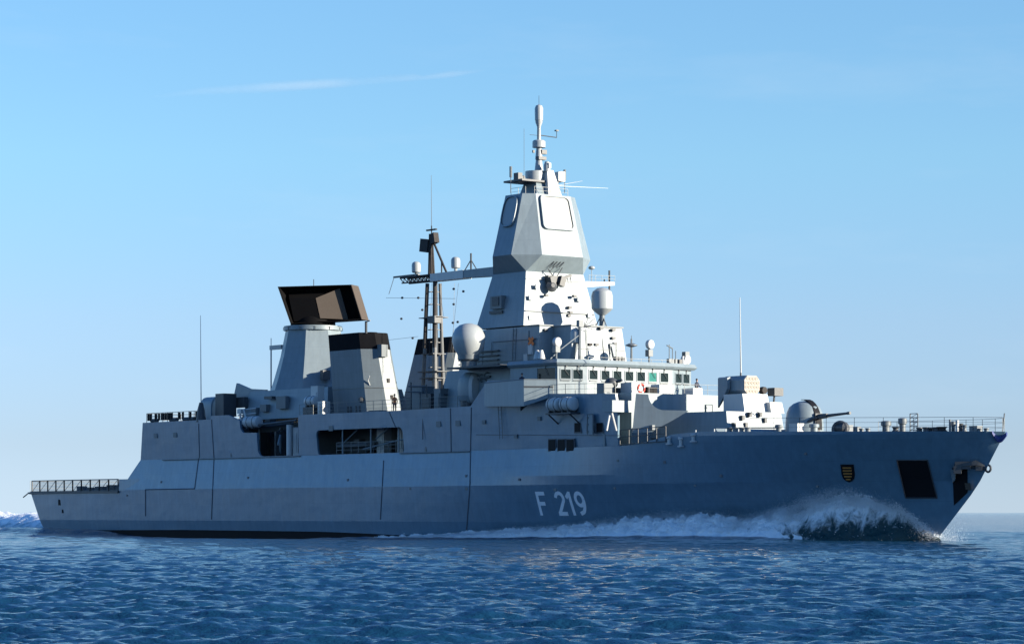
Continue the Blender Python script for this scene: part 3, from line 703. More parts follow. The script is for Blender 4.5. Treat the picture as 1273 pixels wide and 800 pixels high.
# ------------------------------------------------------------------ main radar tower
def ring8(cf, fx, a, sx, sy, ax, z):      # front face x, half width; side faces from sx(aft) to ax(fore) at half breadth sy
    return [(fx,-a,z),(fx,a,z),(ax,sy,z),(sx,sy,z),(sx-(fx-ax),a,z),(sx-(fx-ax),-a,z),(sx,-sy,z),(ax,-sy,z)]
zA, zB, zC, zD = 31.95, 26.15, 24.65, 19.65
lowr = lambda fx, w_, L, z: [(fx,-w_,z),(fx,w_,z),(fx-L,w_,z),(fx-L,-w_,z)]
m = P(); m.loft([lowr(88.4,4.5,7.2,zD-.1), lowr(87.45,3.45,5.0,zC)]); twr = m.build('radar_tower', 'grey', smooth=False)
topr = ring8(0, 87.2, 2.1, 84.0, 3.16, 86.55, zA); botr = ring8(0, 88.6, 2.46, 84.1, 4.76, 86.9, zB)
nk = [(87.45,-3.4),(87.45,3.4),(87.45,3.42),(82.45,3.42),(82.45,3.4),(82.45,-3.4),(82.45,-3.42),(87.45,-3.42)]
m = P(); n8 = [(x,y,zC+.005) for x,y in nk]; m.loft([n8, botr, topr]); head = m.build('radar_head', 'grey', smooth=False)
# panels of the fixed arrays, fore and starboard and port
def face_panel(corners, name, su=.0, inset=(.16,.84,.12,.86), r=.12, out=.24, rnd=False):
    a, b, c, d = [Vector(p) for p in corners]   # bottom-left, bottom-right, top-right, top-left
    def at(s, t): return (a*(1-s)+b*s)*(1-t)+(d*(1-s)+c*s)*t
    nrm = ((b-a).cross(d-a)).normalized(); 
    s0, s1, t0, t1 = inset; P_ = rr(s0, s1, t0, t1, r, 4) if not rnd else [(.5*(s0+s1)+.5*(s1-s0)*math.copysign(abs(math.cos(x))**.6,math.cos(x)), .5*(t0+t1)+.5*(t1-t0)*math.copysign(abs(math.sin(x))**.6,math.sin(x))) for x in [2*math.pi*i/24 for i in range(24)]]
    m = P(); base = [at(s,t) for s, t in P_]; sc = [at(.5*(s0+s1)+(s-.5*(s0+s1))*.88, .5*(t0+t1)+(t-.5*(t0+t1))*.90) for s, t in P_]
    m.loft([base, [p+nrm*out for p in base], [p+nrm*out for p in sc]], cap1=False)
    o = m.build(name, 'grey', head, smooth=False)
    m = P(); m.loft([[p+nrm*(out-.14) for p in sc], [p+nrm*(out-.10) for p in sc]]); m.build('array_face', 'arrayface', o, smooth=False)
M['arrayface'] = mat('array_face_paint', (0.27, 0.285, 0.28), 0.4, var=0.03)
lw = 1/3.
def lerp3(p, q, t): return Vector(p).lerp(Vector(q), t)
fb, ft = (botr[0], botr[1]), (topr[0], topr[1])
face_panel([lerp3(fb[0],ft[0],.38), lerp3(fb[1],ft[1],.38), ft[1], ft[0]], 'array_panel', inset=(.08,.92,.06,.97))
for i, j in ((6,7),(2,3)):
    face_panel([lerp3(botr[i],topr[i],.40), lerp3(botr[j],topr[j],.40), topr[j], topr[i]], 'array_panel', inset=(.10,.90,.10,.95), rnd=True)
# catwalk ledges and equipment on the tower
m = P(); zl = AX(700,349,87.6).z
m.box(87.5,87.62,-3.6,3.6,zl-.05,zl+.03); zl2 = AX(690,388,88.2).z; m.box(88.15,88.3,-4.2,4.2,zl2-.04,zl2+.03); m.build('tower_ledge', 'mid', twr)
m = P(); c = AX(690,347,87.9)
m.cbox(c, .5,2.0,.6); m.cbox(c+Vector((.3,-.7,-.3)), .7,.5,1.0, rx=.3); m.cbox(c+Vector((.3,.5,-.2)), .6,.6,.9, rx=-.3); m.lathe(c+Vector((.3,-.75,-.75)), [(.5,0),(.55,.2),(.2,.5)], 16, axis=(1,-.2,.2)); m.tube(c, c+Vector((.1,-.9,.9)), .05); m.tube(c, c+Vector((.1,.8,1.1)), .05); m.cbox(c+Vector((.2,1.3,.3)), .3,.9,.2, rx=.3); m.build('fire_control_director', 'dark', twr)
m = P(); c = AY(622,376,-3.9); m.cbox(c, 1.7,1.1,1.2); m.build('side_sensor_box', 'mid', twr)
m = P(); m.cbox(c+Vector((-.1,-.0,-.9)), 1.9,1.0,.25); m.cbox(c+Vector((0,-.58,.1)), 1.0,.1,.8); m.cbox(c+Vector((.1,.1,-1.4)), .5,.6,.8); m.build('sensor_bracket', 'dark', twr)
for u, v in ((708,382),(709,388),(679,367),(714,368),(707,392)):
    c = AX(u, v, 88.25); m = P(); m.cbox(c, .3,.35,.22); m.build('tower_lamp', 'dark', twr)
m = P(); c = AX(689,332,88.0)
for k in range(4): m.tube((88.0,c.y-.6+k*.4,c.z), (88.25,c.y-.2+k*.4,c.z+.5), .04)
m.tube((88.1,c.y-.7,c.z-.6),(88.3,c.y,c.z+.4),.03); m.build('aerial_cluster', 'dark', twr)
# port platform with its small dome and aerials
m = P(); a, b = AX(724,352,86.5), AX(760,353,86.5); m.loft([[(86.1,a.y,a.z-.4),(87.0,a.y,a.z-.4),(87.0,a.y,a.z+.15),(86.1,a.y,a.z+.15)], [(86.1,b.y,b.z-.15),(87.0,b.y,b.z-.15),(87.0,b.y,b.z+.15),(86.1,b.y,b.z+.15)]]); pl = m.build('side_platform', 'white', twr)
m = P(); c = AX(735.5,340,86.5); m.tube((86.5,c.y,a.z),(86.5,c.y,c.z+.4), .035); m.ball((86.5,c.y,c.z+.55), .32,.32,.18); m.build('platform_dome', 'radome', pl)
m = P(); c = AX(757.5,340,86.5); m.tube((86.5,c.y,a.z-.6),(86.5,c.y,c.z+.3), .09); m.tube((86.6,c.y-.7,a.z),(86.6,c.y-.7,a.z+.5), .07); m.build('platform_aerial', 'dark', pl)
prail([(87.0,a.y+.4,a.z+.15),(87.0,b.y,b.z+.15)], h=.6, gap=.8, bars=2, r=.018)
# mast head
m = P(); zz0 = 31.95; zz1 = AX(680,226,86.5).z
m.loft([[(86.6,-1.5,zz0),(86.6,1.5,zz0),(83.9,1.5,zz0),(83.9,-1.5,zz0)], [(86.0,-1.1,zz1),(86.0,1.1,zz1),(84.2,1.1,zz1),(84.2,-1.1,zz1)]]); mh = m.build('mast_head', 'grey', smooth=False)
m = P(); m.loft([[(86.95,-.35,zz0),(86.95,1.25,zz0),(86.5,1.25,zz0),(86.5,-.35,zz0)], [(86.3,.0,AX(680,211,86.3).z),(86.3,.75,AX(680,211,86.3).z),(85.8,.75,AX(680,211,86.3).z),(85.8,.0,AX(680,211,86.3).z)]]); m.build('mast_head_fairing', 'white', mh, smooth=False)
m = P(); c = AX(680,205,86.1); m.lathe((86.1,c.y,c.z-.6), [(.32,0),(.32,.55),(.2,.9)], 14); m.cbox((86.4,c.y+.05,c.z-.1), .2,.25,.5); m.build('camera_pod', 'radome', mh)
ymc = AX(670,210,85.0).y
m = P(); zp = AX(670,227,85).z; m.box(83.5,86.3,-3.0,1.4,zp-.12,zp+.05); m.build('mast_platform', 'dark', mh)
m = P(); z0 = AX(664,225,85).z; z1 = AX(664,213,85).z; m.lathe((85.0,ymc-.45,z0), [(.95,0),(.95,z1-z0),(.6,z1-z0+.02)], 24); m.build('mast_drum', 'radome', mh)
def LZ(v): return AX(670,v,85.0).z
m = P(); m.lathe((85.0,ymc,0), [(.42,LZ(213)),(.30,LZ(199)),(.36,LZ(198)),(.30,LZ(190)),(.24,LZ(183))], 12); m.lathe((85.0,ymc,0), [(.62,LZ(183.5)),(.62,LZ(183)),(.62,LZ(176)),(.5,LZ(174.5))], 20); m.lathe((85,ymc,0), [(.19,LZ(175)),(.17,LZ(158)),(.34,LZ(152)),(.34,LZ(149.5))], 14); m.lathe((85,ymc,0), [(.38,LZ(149.8)),(.40,LZ(135)),(.30,LZ(131.5)),(.06,LZ(130))], 20); mp_ = m.build('pole_aerial', 'radome', mh)
m = P(); m.tube((85,ymc,LZ(131)),(85,ymc,LZ(119)), .02); c = AX(692,171,85); m.tube((85,ymc,c.z+.05),(85,c.y,c.z), .045); m.tube((85,c.y,c.z),(85,c.y,c.z+.75), .03); m.cbox((85,c.y,c.z+.65), .3,.3,.12); m.tube((85,ymc-1.1,c.z),(85,ymc,c.z),.02); m.cbox((85.2,ymc+.35,LZ(189)), .4,.6,.4); m.cbox((85.2,ymc+.1,LZ(197)), .5,.9,.3); m.cbox((85,ymc-.65,LZ(189)),.15,.2,.25); m.build('wind_vane', 'dark', mp_)
m = P(); c = AX(644,221,85); m.cbox((85,c.y,c.z), .7,.5,.9); m.cbox((85,c.y+.5,c.z-.1), .5,.4,.6, rx=.4); m.build('sensor_pod', 'dark', mh)
m = P(); c = AX(696,220,85); m.cbox((85,c.y,c.z), .9,.55,.95); m.cbox((85.1,c.y-.35,c.z), .6,.25,.85); m.build('sensor_pod', 'radome', mh)
for u, v0, v1, rr0 in ((635,240,207,.05),(702,240,211,.05),(651.5,225,160,.022)):
    c0 = AX(u, v0, 85.3); c1 = AX(u, v1, 85.3); m = P(); m.tube(c0, c1, rr0*.8, None, 6)
    if rr0 > .03: m.tube(c1, c1-Vector((0,0,1.0)), .13, None, 8)
    m.build('stub_aerial', 'mid', mh)
m = P(); m.tube(AX(690,231,86.5), AX(756,234,86.5), .03, .015, 5); m.tube(AX(690,231,86.5), AX(724,225,84), .03, .015, 5); m.build('horizontal_aerial', 'white', mh)
prail([(86.9,-2.0,zA),(86.9,2.0,zA)], h=.7, gap=1.0, bars=2, r=.02); prail([(84,-2.5,zA),(86.2,-2.5,zA)], h=.7, gap=1.0, bars=2, r=.02)

# ------------------------------------------------------------------ tower base and bridge block
zr = 15.95
m = P(); m.loft([[(90.9,-4.75,14.8),(90.9,4.75,14.8),(78.4,4.9,14.8),(78.4,-4.9,14.8)], [(90.9,-4.6,19.4),(90.9,4.6,19.4),(81.2,4.6,19.4),(81.2,-4.6,19.4)]]); tb = m.build('tower_base', 'grey', smooth=False)
m = P(); m.box(89.0,91.05,-4.75,-3.1,19.4,19.5); m.box(78.9,91.0,-4.82,-4.74,16.25,16.35); m.build('base_ledge', 'mid', tb)
m = P(); m.loft([[(93.9,-3.15,15.9),(93.9,3.35,15.9),(90.9,3.35,15.9),(90.9,-3.15,15.9)], [(93.5,-3.02,19.3),(93.5,3.02,19.3),(90.9,3.02,19.3),(90.9,-3.02,19.3)]]); fbk = m.build('forward_block', 'grey', smooth=False)
m = P(); m.box(90.85,93.65,-3.12,3.12,19.3,19.42); m.box(93.72,93.80,-2.9,3.2,17.2,17.28); m.build('block_ledge', 'mid', fbk)
# crossed emblem and small plates on the starboard side of the base
c = AY(661.5,424,-4.72); m = P(); m.cbox(c+Vector((0,-.12,0)), .9,.06,.28, ry=.75); m.cbox(c+Vector((0,-.15,0)), .9,.06,.28, ry=-.75); m.build('signal_panel', 'orange', tb)
for u, v, h in ((659.5,434,.9),(654,446,.9)):
    c = AY(u, v, -4.8); m = P(); m.cbox(c, .55,.2,h); m.build('vent_box', 'white', tb)
for u, v in ((678,410),(747,408),(762,410),(762,420),(764,427),(733,428),(741,428)):
    c = AX(u, v, 93.7 if u > 700 else 90.95); m = P(); m.cbox(c, .35,.4,.22); m.build('bulkhead_lamp', 'dark' if u != 733 else 'rustm', tb)
m = P(); c0, c1 = AX(760,430,93.9), AX(764,449,93.9); m.tube(c0,c1,.05); m.build('downpipe', 'mid', fbk)
# radome beside the base, on a pillar and a small deck
c = AY(582.5,421,-8.0)
m = P(); m.lathe((c.x,-8.0,c.z), [(1.0,-1.5),(1.35,-.95),(1.55,-.2),(1.50,.35),(1.25,.9),(.85,1.25),(.3,1.42),(.02,1.44)], 32); rd = m.build('large_radome', 'radome')
m = P(); m.lathe((c.x,-8.0,c.z-2.6), [(.75,0),(.75,.5),(1.0,.7),(1.0,1.15)], 20); m.tube((c.x,-8.9,c.z-2.6),(c.x,-8.9,c.z-1.2),.05); m.build('radome_pedestal', 'mid', rd)
za = c.z-2.6
m = P(); m.loft([[(c.x-2.0,-9.0,za-.15),(c.x+5.5,-8.6,za-.15),(c.x+5.5,-4.8,za-.15),(c.x-2.0,-4.8,za-.15)], [(c.x-2.0,-9.0,za),(c.x+5.5,-8.6,za),(c.x+5.5,-4.8,za),(c.x-2.0,-4.8,za)]]); m.build('radome_deck', 'dark', smooth=False)
for dz in (-1.0,):
    pass
m = P()
for k in range(4): m.box(c.x-3.5,c.x+0.5,-5.0,-4.75,c.z-2.3+k*.42,c.z-2.18+k*.42)
each(m, 'louvre', 'dark', tb)
m = P(); m.loft([[(78.4,-7.0,11.95),(92.5,-7.0,11.95),(92.5,7.0,11.95),(78.4,7.0,11.95)], [(79.5,-6.6,15.6),(92.5,-6.6,15.6),(92.5,6.6,15.6),(79.5,6.6,15.6)]]); m.build('bridge_deckhouse', 'grey', smooth=False)
# second radome forward on the port side of the block, on a post
cp = AX(748.5,373,92.3)
m = P(); m.lathe((92.3,cp.y,cp.z), [(.35,-1.35),(.8,-1.0),(.98,-.8),(1.0,.4),(.88,.8),(.5,1.08),(.02,1.18)], 28); rd2 = m.build('post_radome', 'radome')
m = P(); m.tube((92.3,cp.y,19.3),(92.3,cp.y,cp.z-1.2), .26, .26, 12); 
for a in range(3): m.tube((92.3+.7*math.cos(a*2.1),cp.y+.7*math.sin(a*2.1),19.35),(92.3,cp.y,cp.z-1.25), .05)
m.build('radome_post', 'mid', rd2)
cp = AX(716,416,95.2)
m = P(); m.lathe((95.2,cp.y,cp.z), [(.45,-.75),(.52,-.65),(.52,.2),(.4,.5),(.05,.66)], 22); rd3 = m.build('small_radome', 'radome')
m = P(); m.tube((95.2,cp.y,cp.z-.7),(95.0,cp.y-.35,zr), .24, .28, 12); m.build('radome_post', 'mid', rd3)
# bridge
def plan(off, xb=90.9): return [(98.25+off,-5.06-off*.1),(98.25+off,5.06+off*.1),(97.58+off,7.93+off),(94.6-off,8.0+off),(xb,8.0+off),(xb,-8.0-off),(94.6-off,-8.0-off),(97.58+off,-7.93-off)]
m = P(); m.prism(plan(0), 12.4, 15.42); br = m.build('bridge', 'grey', smooth=False)
m = P(); m.loft([[(x,y,15.4) for x,y in plan(.22)], [(x,y,15.62) for x,y in plan(.42)], [(x,y,zr) for x,y in plan(.25)]]); m.build('bridge_roof', 'grey', smooth=False)
def facet_window(a, b, s, wd, z0, z1, glassm='glass', lean=0):
    a, b = Vector(a), Vector(b); t = (b-a).normalized(); nrm = Vector((t.y, -t.x)); c = a+(b-a)*s
    q = lambda k, z, o: Vector((c.x+t.x*k+nrm.x*o, c.y+t.y*k+nrm.y*o, z))
    m = P(); m.loft([[q(-wd/2,z0,.0),q(wd/2,z0,.0),q(wd/2,z1,.0),q(-wd/2,z1,.0)], [q(-wd/2,z0,.012),q(wd/2,z0,.012),q(wd/2,z1,.012),q(-wd/2,z1,.012)]]); win = m.build('bridge_window', glassm, br, smooth=False)
    m = P(); e = .07
    for k0, k1, za_, zb_ in ((-wd/2-e,wd/2+e,z0-e,z0),(-wd/2-e,wd/2+e,z1,z1+e),(-wd/2-e,-wd/2,z0,z1),(wd/2,wd/2+e,z0,z1)):
        m.loft([[q(k0,za_,0),q(k1,za_,0),q(k1,zb_,0),q(k0,zb_,0)], [q(k0,za_,.05),q(k1,za_,.05),q(k1,zb_,.05),q(k0,zb_,.05)]])
    m.build('window_frame', 'grey', br, smooth=False)
    m = P(); m.tube(q(.05,z1+.35,.06), q(-.1,z1-.05,.1), .03); m.tube(q(-.1,z1-.02,.1), q(.28,z0+.3,.09), .022); m.cbox(q(.05,z1+.35,.06), .12,.12,.12); m.build('window_wiper', 'dark', br)
    m = P(); m.loft([[q(-wd/2,z0-.18,.05),q(wd/2,z0-.18,.05),q(wd/2,z0-.12,.05),q(-wd/2,z0-.12,.05)], [q(-wd/2,z0-.18,.12),q(wd/2,z0-.18,.12),q(wd/2,z0-.12,.12),q(-wd/2,z0-.12,.12)]]); m.build('window_sill', 'mid', br, smooth=False)
pf = plan(0)
for k in range(7): facet_window(pf[0], pf[1], (k+.5)/7.0*.97+.0, .92, 14.22, 15.02, 'glassg' if k == 5 else 'glass')
for s in (.27,.68):
    facet_window(pf[7], pf[0], s, .95, 14.22, 15.02); facet_window(pf[1], pf[2], 1-s, .95, 14.22, 15.02)
for a, b in ((pf[6],pf[7]),(pf[2],pf[3])): facet_window(a, b, .5, 2.5, 14.2, 15.2, 'glass')
# bridge wings
for sg in (-1, 1):
    po = [(97.55,7.9),(95.9,10.4),(88.0,8.75),(88.0,8.0),(94.5,8.05)]
    zl_ = [12.75, 11.75, 12.0, 12.0, 12.6]
    m = P(); m.loft([[(x,sg*y,z) for (x,y),z in zip(po, zl_)], [(x,sg*y,14.08) for x,y in po]])
    o = m.build('bridge_wing', 'grey', smooth=False)
    a, b = Vector((97.5,sg*7.96,13.4)), Vector((95.85,sg*10.46,13.4))
    m = P(); m.plate([a.lerp(b,.08),a.lerp(b,.98),a.lerp(b,.98)+Vector((0,0,.14)),a.lerp(b,.08)+Vector((0,0,.14))], Vector((.03,sg*.03,0))); m.build('wing_slot', 'dark', o, smooth=False)
    m = P(); m.path([(97.5,sg*7.9,14.12),(95.85,sg*10.35,14.12),(88.0,sg*8.7,14.12)], .06); m.build('wing_coaming', 'mid', o)

# gear on the bridge roof
def roof_item(u, v_top, x, kind):
    c = AX(u, v_top, x); y, z = c.y, c.z
    if kind == 'lamp':
        m = P(); m.tube((x,y,zr),(x,y,z-.2), .09); m.cbox((x,y,zr+.9), .5,.5,.6); o = m.build('lamp_post', 'mid')
        m = P(); m.lathe((x-.2,y,z), [(.25,0),(.42,.1),(.42,.45),(.36,.5)], 18, axis=(1,.1,0)); m.build('signal_lamp', 'white', o)
    if kind == 'mushroom':
        m = P(); m.tube((x,y,zr),(x,y,z), .11, .08); m.lathe((x,y,z-.75), [(.15,0),(.55,.12),(.55,.2),(.2,.35)], 16); m.tube((x,y,z),(x,y,z+.3),.03); m.build('pole_beacon', 'mid')
    if kind == 'pole':
        m = P(); m.tube((x,y,zr),(x,y,z), .04); m.cbox((x,y,zr+.25), .35,.35,.5); m.build('roof_aerial', 'mid')
    if kind == 'cone':
        m = P(); m.lathe((x,y,zr), [(.35,0),(.3,.3),(.14,.8),(.14,z-zr)], 12); m.build('roof_cone', 'white')
roof_item(691.5,425,97.2,'lamp'); roof_item(785,421,97.2,'mushroom'); roof_item(807,428,97.4,'lamp'); roof_item(836,432,96.8,'pole'); roof_item(840,436,96.9,'pole'); roof_item(832,428,96.9,'pole'); roof_item(673,436,96.5,'cone'); roof_item(668,445,96,'cone'); roof_item(849,448,97,'cone'); roof_item(852.5,447,97,'lamp'); roof_item(722,401,95.8,'pole')
m = P(); m.tube(AX(697,434,96.6), AX(719,417,96.0), .05); m.tube(AX(684,446,97), AX(697,434,96.6), .05); m.tube(AX(720,449,95.8), AX(721,402,95.8), .12); m.cbox(AX(721,402,95.8), .4,.5,.6); m.tube(AX(829,429,96.9), AX(836,433,96.9), .06); m.build('rigging_derrick', 'mid')
m = P(); c = AX(733,402,94)
for a in range(6): m.tube(c+Vector((0,-.6,-.3)), c+Vector((.2,.8*math.cos(a),.55*math.sin(a))), .03)
m.build('log_periodic_aerial', 'dark')
m = P()
for u in (768,771,776,847): c = AX(u,448,98.2); m.cbox((98.0,c.y,zr+.2), .3,.35,.4)
each(m, 'roof_fitting', 'dark')
prail([(98.3,-5,zr),(98.3,5,zr)], h=.25, gap=1.2, bars=1, r=.02)

# ------------------------------------------------------------------ deckhouse in front of the bridge, launcher house
XF = 106.1
m = P(); m.box(97.5,XF,-6.6,6.8,8.1,12.72); fh = m.build('forward_deckhouse', 'grey')
m = P(); m.box(92.5,104.2,-8.4,8.4,11.96,12.05); m.box(104.2,104.4,-8.2,-6.6,8.1,12.7); m.build('wall_return', 'grey', fh)
m = P()
for y0, y1, z0, z1, mt in ((-5.2,-4.2,12.75,13.7,0),(2.0,3.1,12.75,13.4,0)): m.box(103,104.5,y0,y1,z0,z1)
each(m, 'roof_locker', 'white', fh)
def locker(u0, u1, v0, v1, x, dx, name, mt):
    a, b = AX(u0, v1, x), AX(u1, v0, x); m = P(); m.box(x-dx,x,a.y,b.y,a.z,b.z); return m.build(name, mt)
locker(768,780,482,497,103,1.2,'winch_housing','dark'); locker(805,817,481,488,104.5,.6,'louvred_box','black'); locker(820,838,478,489,104,1.2,'store_box','white'); locker(751,763,476,489,103,1.0,'hooded_console','mid')
c = AX(760,476,102.5); m = P(); m.ball(c, .6,.6,.5); m.tube(c, c+Vector((1.0,.4,.25)), .12); m.build('machine_gun_mount', 'dark')
m = P(); m.loft([[AX(760,513,107.4),AX(775,513,107.4),AX(791,512,107.4)+Vector((-1.2,0,0))], [AX(761,497,107.4),AX(775,498,107.4),AX(791,497,107.4)+Vector((-1.2,0,0))]], closed=True); 
a = AX(775.5,512,107.5); t = AX(775.5,497.5,107.5)
m = P(); m.box(106.15,107.5,a.y-1.3,a.y+.95,a.z,t.z); m.build('ready_ammunition_box', 'grey')
for (u0,v0,u1,v1) in ((754,535,757.5,516),(766,535,760.5,513)):
    m = P(); m.tube(AX(u0,v0,107.3), AX(u1,v1,107.3), .10); m.build('support_strut', 'white')
# curved grey shield plate beside the launcher house
A = Vector((108.15,-8.25,ztop(108.2)+.02)); B = Vector((112.1,-4.45,0)); dirp = (Vector((B.x,B.y,0))-Vector((A.x,A.y,0))).normalized()
nrm2 = Vector((-dirp.y, dirp.x, 0)); nrm2 = nrm2 if nrm2.y < 0 else -nrm2
def onp(u, v):                             # meets the upright plane through A and B
    q = _ray(u); o = Vector(CAM); t = (Vector((A.x,A.y,0))-Vector((o.x,o.y,0))).dot(nrm2)/Vector((q.x,q.y,0)).dot(nrm2)
    return Vector((o.x+q.x*t, o.y+q.y*t, CAM[2]+(V0-v)/FOC*t))
cur = [(806+ (1-math.cos(R(a)))*20, 490+math.sin(R(a))*19.5) for a in range(0, 91, 10)]
pts = [onp(*p) for p in [(786,537.5),(790.5,489)]+cur+[(856,510),(838,521),(814,534),(811,536.5)]]
m = P(); vv = [Vector(p) for p in pts]; tri = tessellate_polygon([[Vector((p.dot(dirp), p.z, 0)) for p in vv]]); N = len(vv)
m.add(vv+[p-nrm2*.15 for p in vv], [t for t in tri]+[(t[0]+N,t[2]+N,t[1]+N) for t in tri]+[(i,(i+1)%N,(i+1)%N+N,i+N) for i in range(N)]); shp = m.build('curved_shield', 'grey', smooth=False)
c = onp(811,531); m = P(); m.cbox(c+nrm2*.1, .35,.3,.4); m.build('shield_fitting', 'mid', shp)
# launcher house
m = P(); m.loft([[(114.9,-3.35,8.8),(114.9,3.3,8.8),(106.1,4.4,8.8),(106.1,-4.4,8.8)], [(114.5,-3.2,10.95),(114.5,3.2,10.95),(106.1,4.2,10.95),(106.1,-4.2,10.95)]]); lh = m.build('launcher_house', 'grey', smooth=False)
a0 = AX(925,512,113.8); a1 = AX(957,490,113.8); m = P(); m.loft([[(113.9,a0.y,10.9),(113.9,a1.y,10.9),(111.2,a1.y,10.9),(111.2,a0.y,10.9)], [(113.6,a0.y,a1.z),(113.6,a1.y-.1,a1.z),(111.2,a1.y-.1,a1.z),(111.2,a0.y,a1.z)]]); m.build('launcher_plinth', 'white', lh, smooth=False)
a0 = AX(958,512,114.3); a1 = AX(974,500,114.3); m = P(); m.loft([[(114.4,a0.y,10.9),(114.4,a1.y,10.9),(112,a1.y,10.9),(112,a0.y,10.9)], [(114.2,a0.y,a1.z),(114.2,a1.y-.1,a1.z),(112,a1.y-.1,a1.z),(112,a0.y,a1.z)]]); m.build('vent_house', 'white', lh, smooth=False)
for u, v in ((932,515),(945,515),(927,528),(951,522),(912,528),(923,519)):
    c = AX(u,v,114.75); m = P(); m.cbox(c, .3,.28,.4); m.build('wall_fitting', 'dark', lh)
m = P(); pts = [AX(u,v,114.95) for u, v in ((933,514),(935,511),(940,510.5),(943,512),(945,514))]; m.path(pts,.04); pts = [AX(u,v,114.95) for u, v in ((907,531),(972,531))]; m.path(pts,.04); m.build('wall_cable', 'mid', lh)
c = AX(964,487,113.2); m = P(); m.cbox(c, .9,1.05,.7); m.tube((113.2,c.y-.2,a1.z),(113.2,c.y-.1,c.z), .09); m.build('camera_housing', 'dark', lh)
c = AX(948,485,113.0); m = P(); m.lathe(c, [(.3,-.2),(.33,0),(.3,.3)], 14, axis=(1,0,0)); m.tube(c, (113,c.y,12), .05); m.build('alarm_lamp', 'rustm', lh)
# guided missile launcher with 21 cells
LC = AX(922,479,113.0); LC = AY(921,479,1.1)
m = P(); hw, hh = .92, .82; c_ = .38
oct_ = [(-hw,-hh+c_),(-hw+c_,-hh),(hw-c_,-hh),(hw,-hh+c_),(hw,hh-c_),(hw-c_,hh),(-hw+c_,hh),(-hw,hh-c_)]
m.loft([[LC+Vector((x,y,z)) for y,z in oct_] for x in (-1.35,1.35)]); box_ = m.build('missile_launcher', 'grey', smooth=False)
m = P(); m.loft([[LC+Vector((x,y*.97,z*.97)) for y,z in oct_] for x in (1.352,1.42)]); fc = m.build('launcher_face', 'canvas', box_, smooth=False)
m = P()
for k, n in enumerate((4,5,5,4)):
    for i in range(n): m.lathe(LC+Vector((1.42,(i-(n-1)/2)*.34,(1.5-k)*.36)), [(.145,0),(.145,.03),(.11,.03),(.11,.015)], 12, axis=(1,0,0))
m.build('cell_cover', 'cell', fc)
m = P(); 
for sg in (-1,1): m.loft([[LC+Vector((-1.7,sg*(hw+.05),z)) for z in (-1.9,.75)]+[LC+Vector((-.3,sg*(hw+.05),z)) for z in (.75,-.3)], [LC+Vector((-1.5,sg*(hw+.4),z)) for z in (-1.9,.65)]+[LC+Vector((-.3,sg*(hw+.4),z)) for z in (.65,-.3)]])
each(m, 'launcher_yoke', 'grey', box_, smooth=False)
m = P(); m.lathe(LC+Vector((-.6,0,-2.0)), [(1.0,0),(1.0,.5),(.6,.9),(.6,1.3)], 18); m.cbox(LC+Vector((.2,-.35,-1.35)), .8,.8,1.1); m.build('launcher_base', 'dark', box_)

# ------------------------------------------------------------------ main gun
G = Vector((120.7, 0.0, 8.95))
m = P(); m.lathe(G, [(1.62,0),(1.62,.25),(1.58,1.2),(1.5,1.75),(1.3,2.2),(.95,2.5),(.5,2.68),(.03,2.74)], 36); gun = m.build('gun_turret', 'grey', angle=60)
m = P(); rg = []
for k in range(9):
    a = R(-5+k*12.5); rg.append([G+Vector((1.66*math.cos(a), sy, .35+2.5*math.sin(a)*.95+.1)) for sy in (-.32,.32)])
V = []; F = []
for r_ in rg: V += [r_[0], r_[1], r_[0]+Vector((.12,0,.05)), r_[1]+Vector((.12,0,.05))]
for k in range(8): o = 4*k; F += [(o+2,o+3,o+7,o+6),(o,o+2,o+6,o+4),(o+1,o+5,o+7,o+3)]
m.add(V, F); m.build('mantlet_slot', 'black', gun)
gb = AY(1056.5,513,0)
m = P(); p0 = G+Vector((1.3,0,1.35)); p1 = Vector((gb.x,0,gb.z)); m.tube(p0, p0.lerp(p1,.35), .24, .2, 14); m.tube(p0.lerp(p1,.3), p1, .14, .09, 14); m.tube(p0.lerp(p1,.93), p1+ (p1-p0)*.01, .12, .12, 14); m.build('gun_barrel', 'dark', gun)
m = P(); m.cbox(G+Vector((1.35,0,1.2)), .7,.75,.9); m.cbox(G+Vector((1.45,-.1,.45)), .5,.5,.9); m.tube(G+Vector((.3,-1.5,.3)), G+Vector((1.7,-.5,1.25)), .14); m.build('gun_cradle', 'dark', gun)
m = P(); m.lathe(Vector((120.7,0,8.5)), [(1.9,0),(1.9,.45),(1.75,.47)], 32); m.build('gun_ring', 'mid', gun)

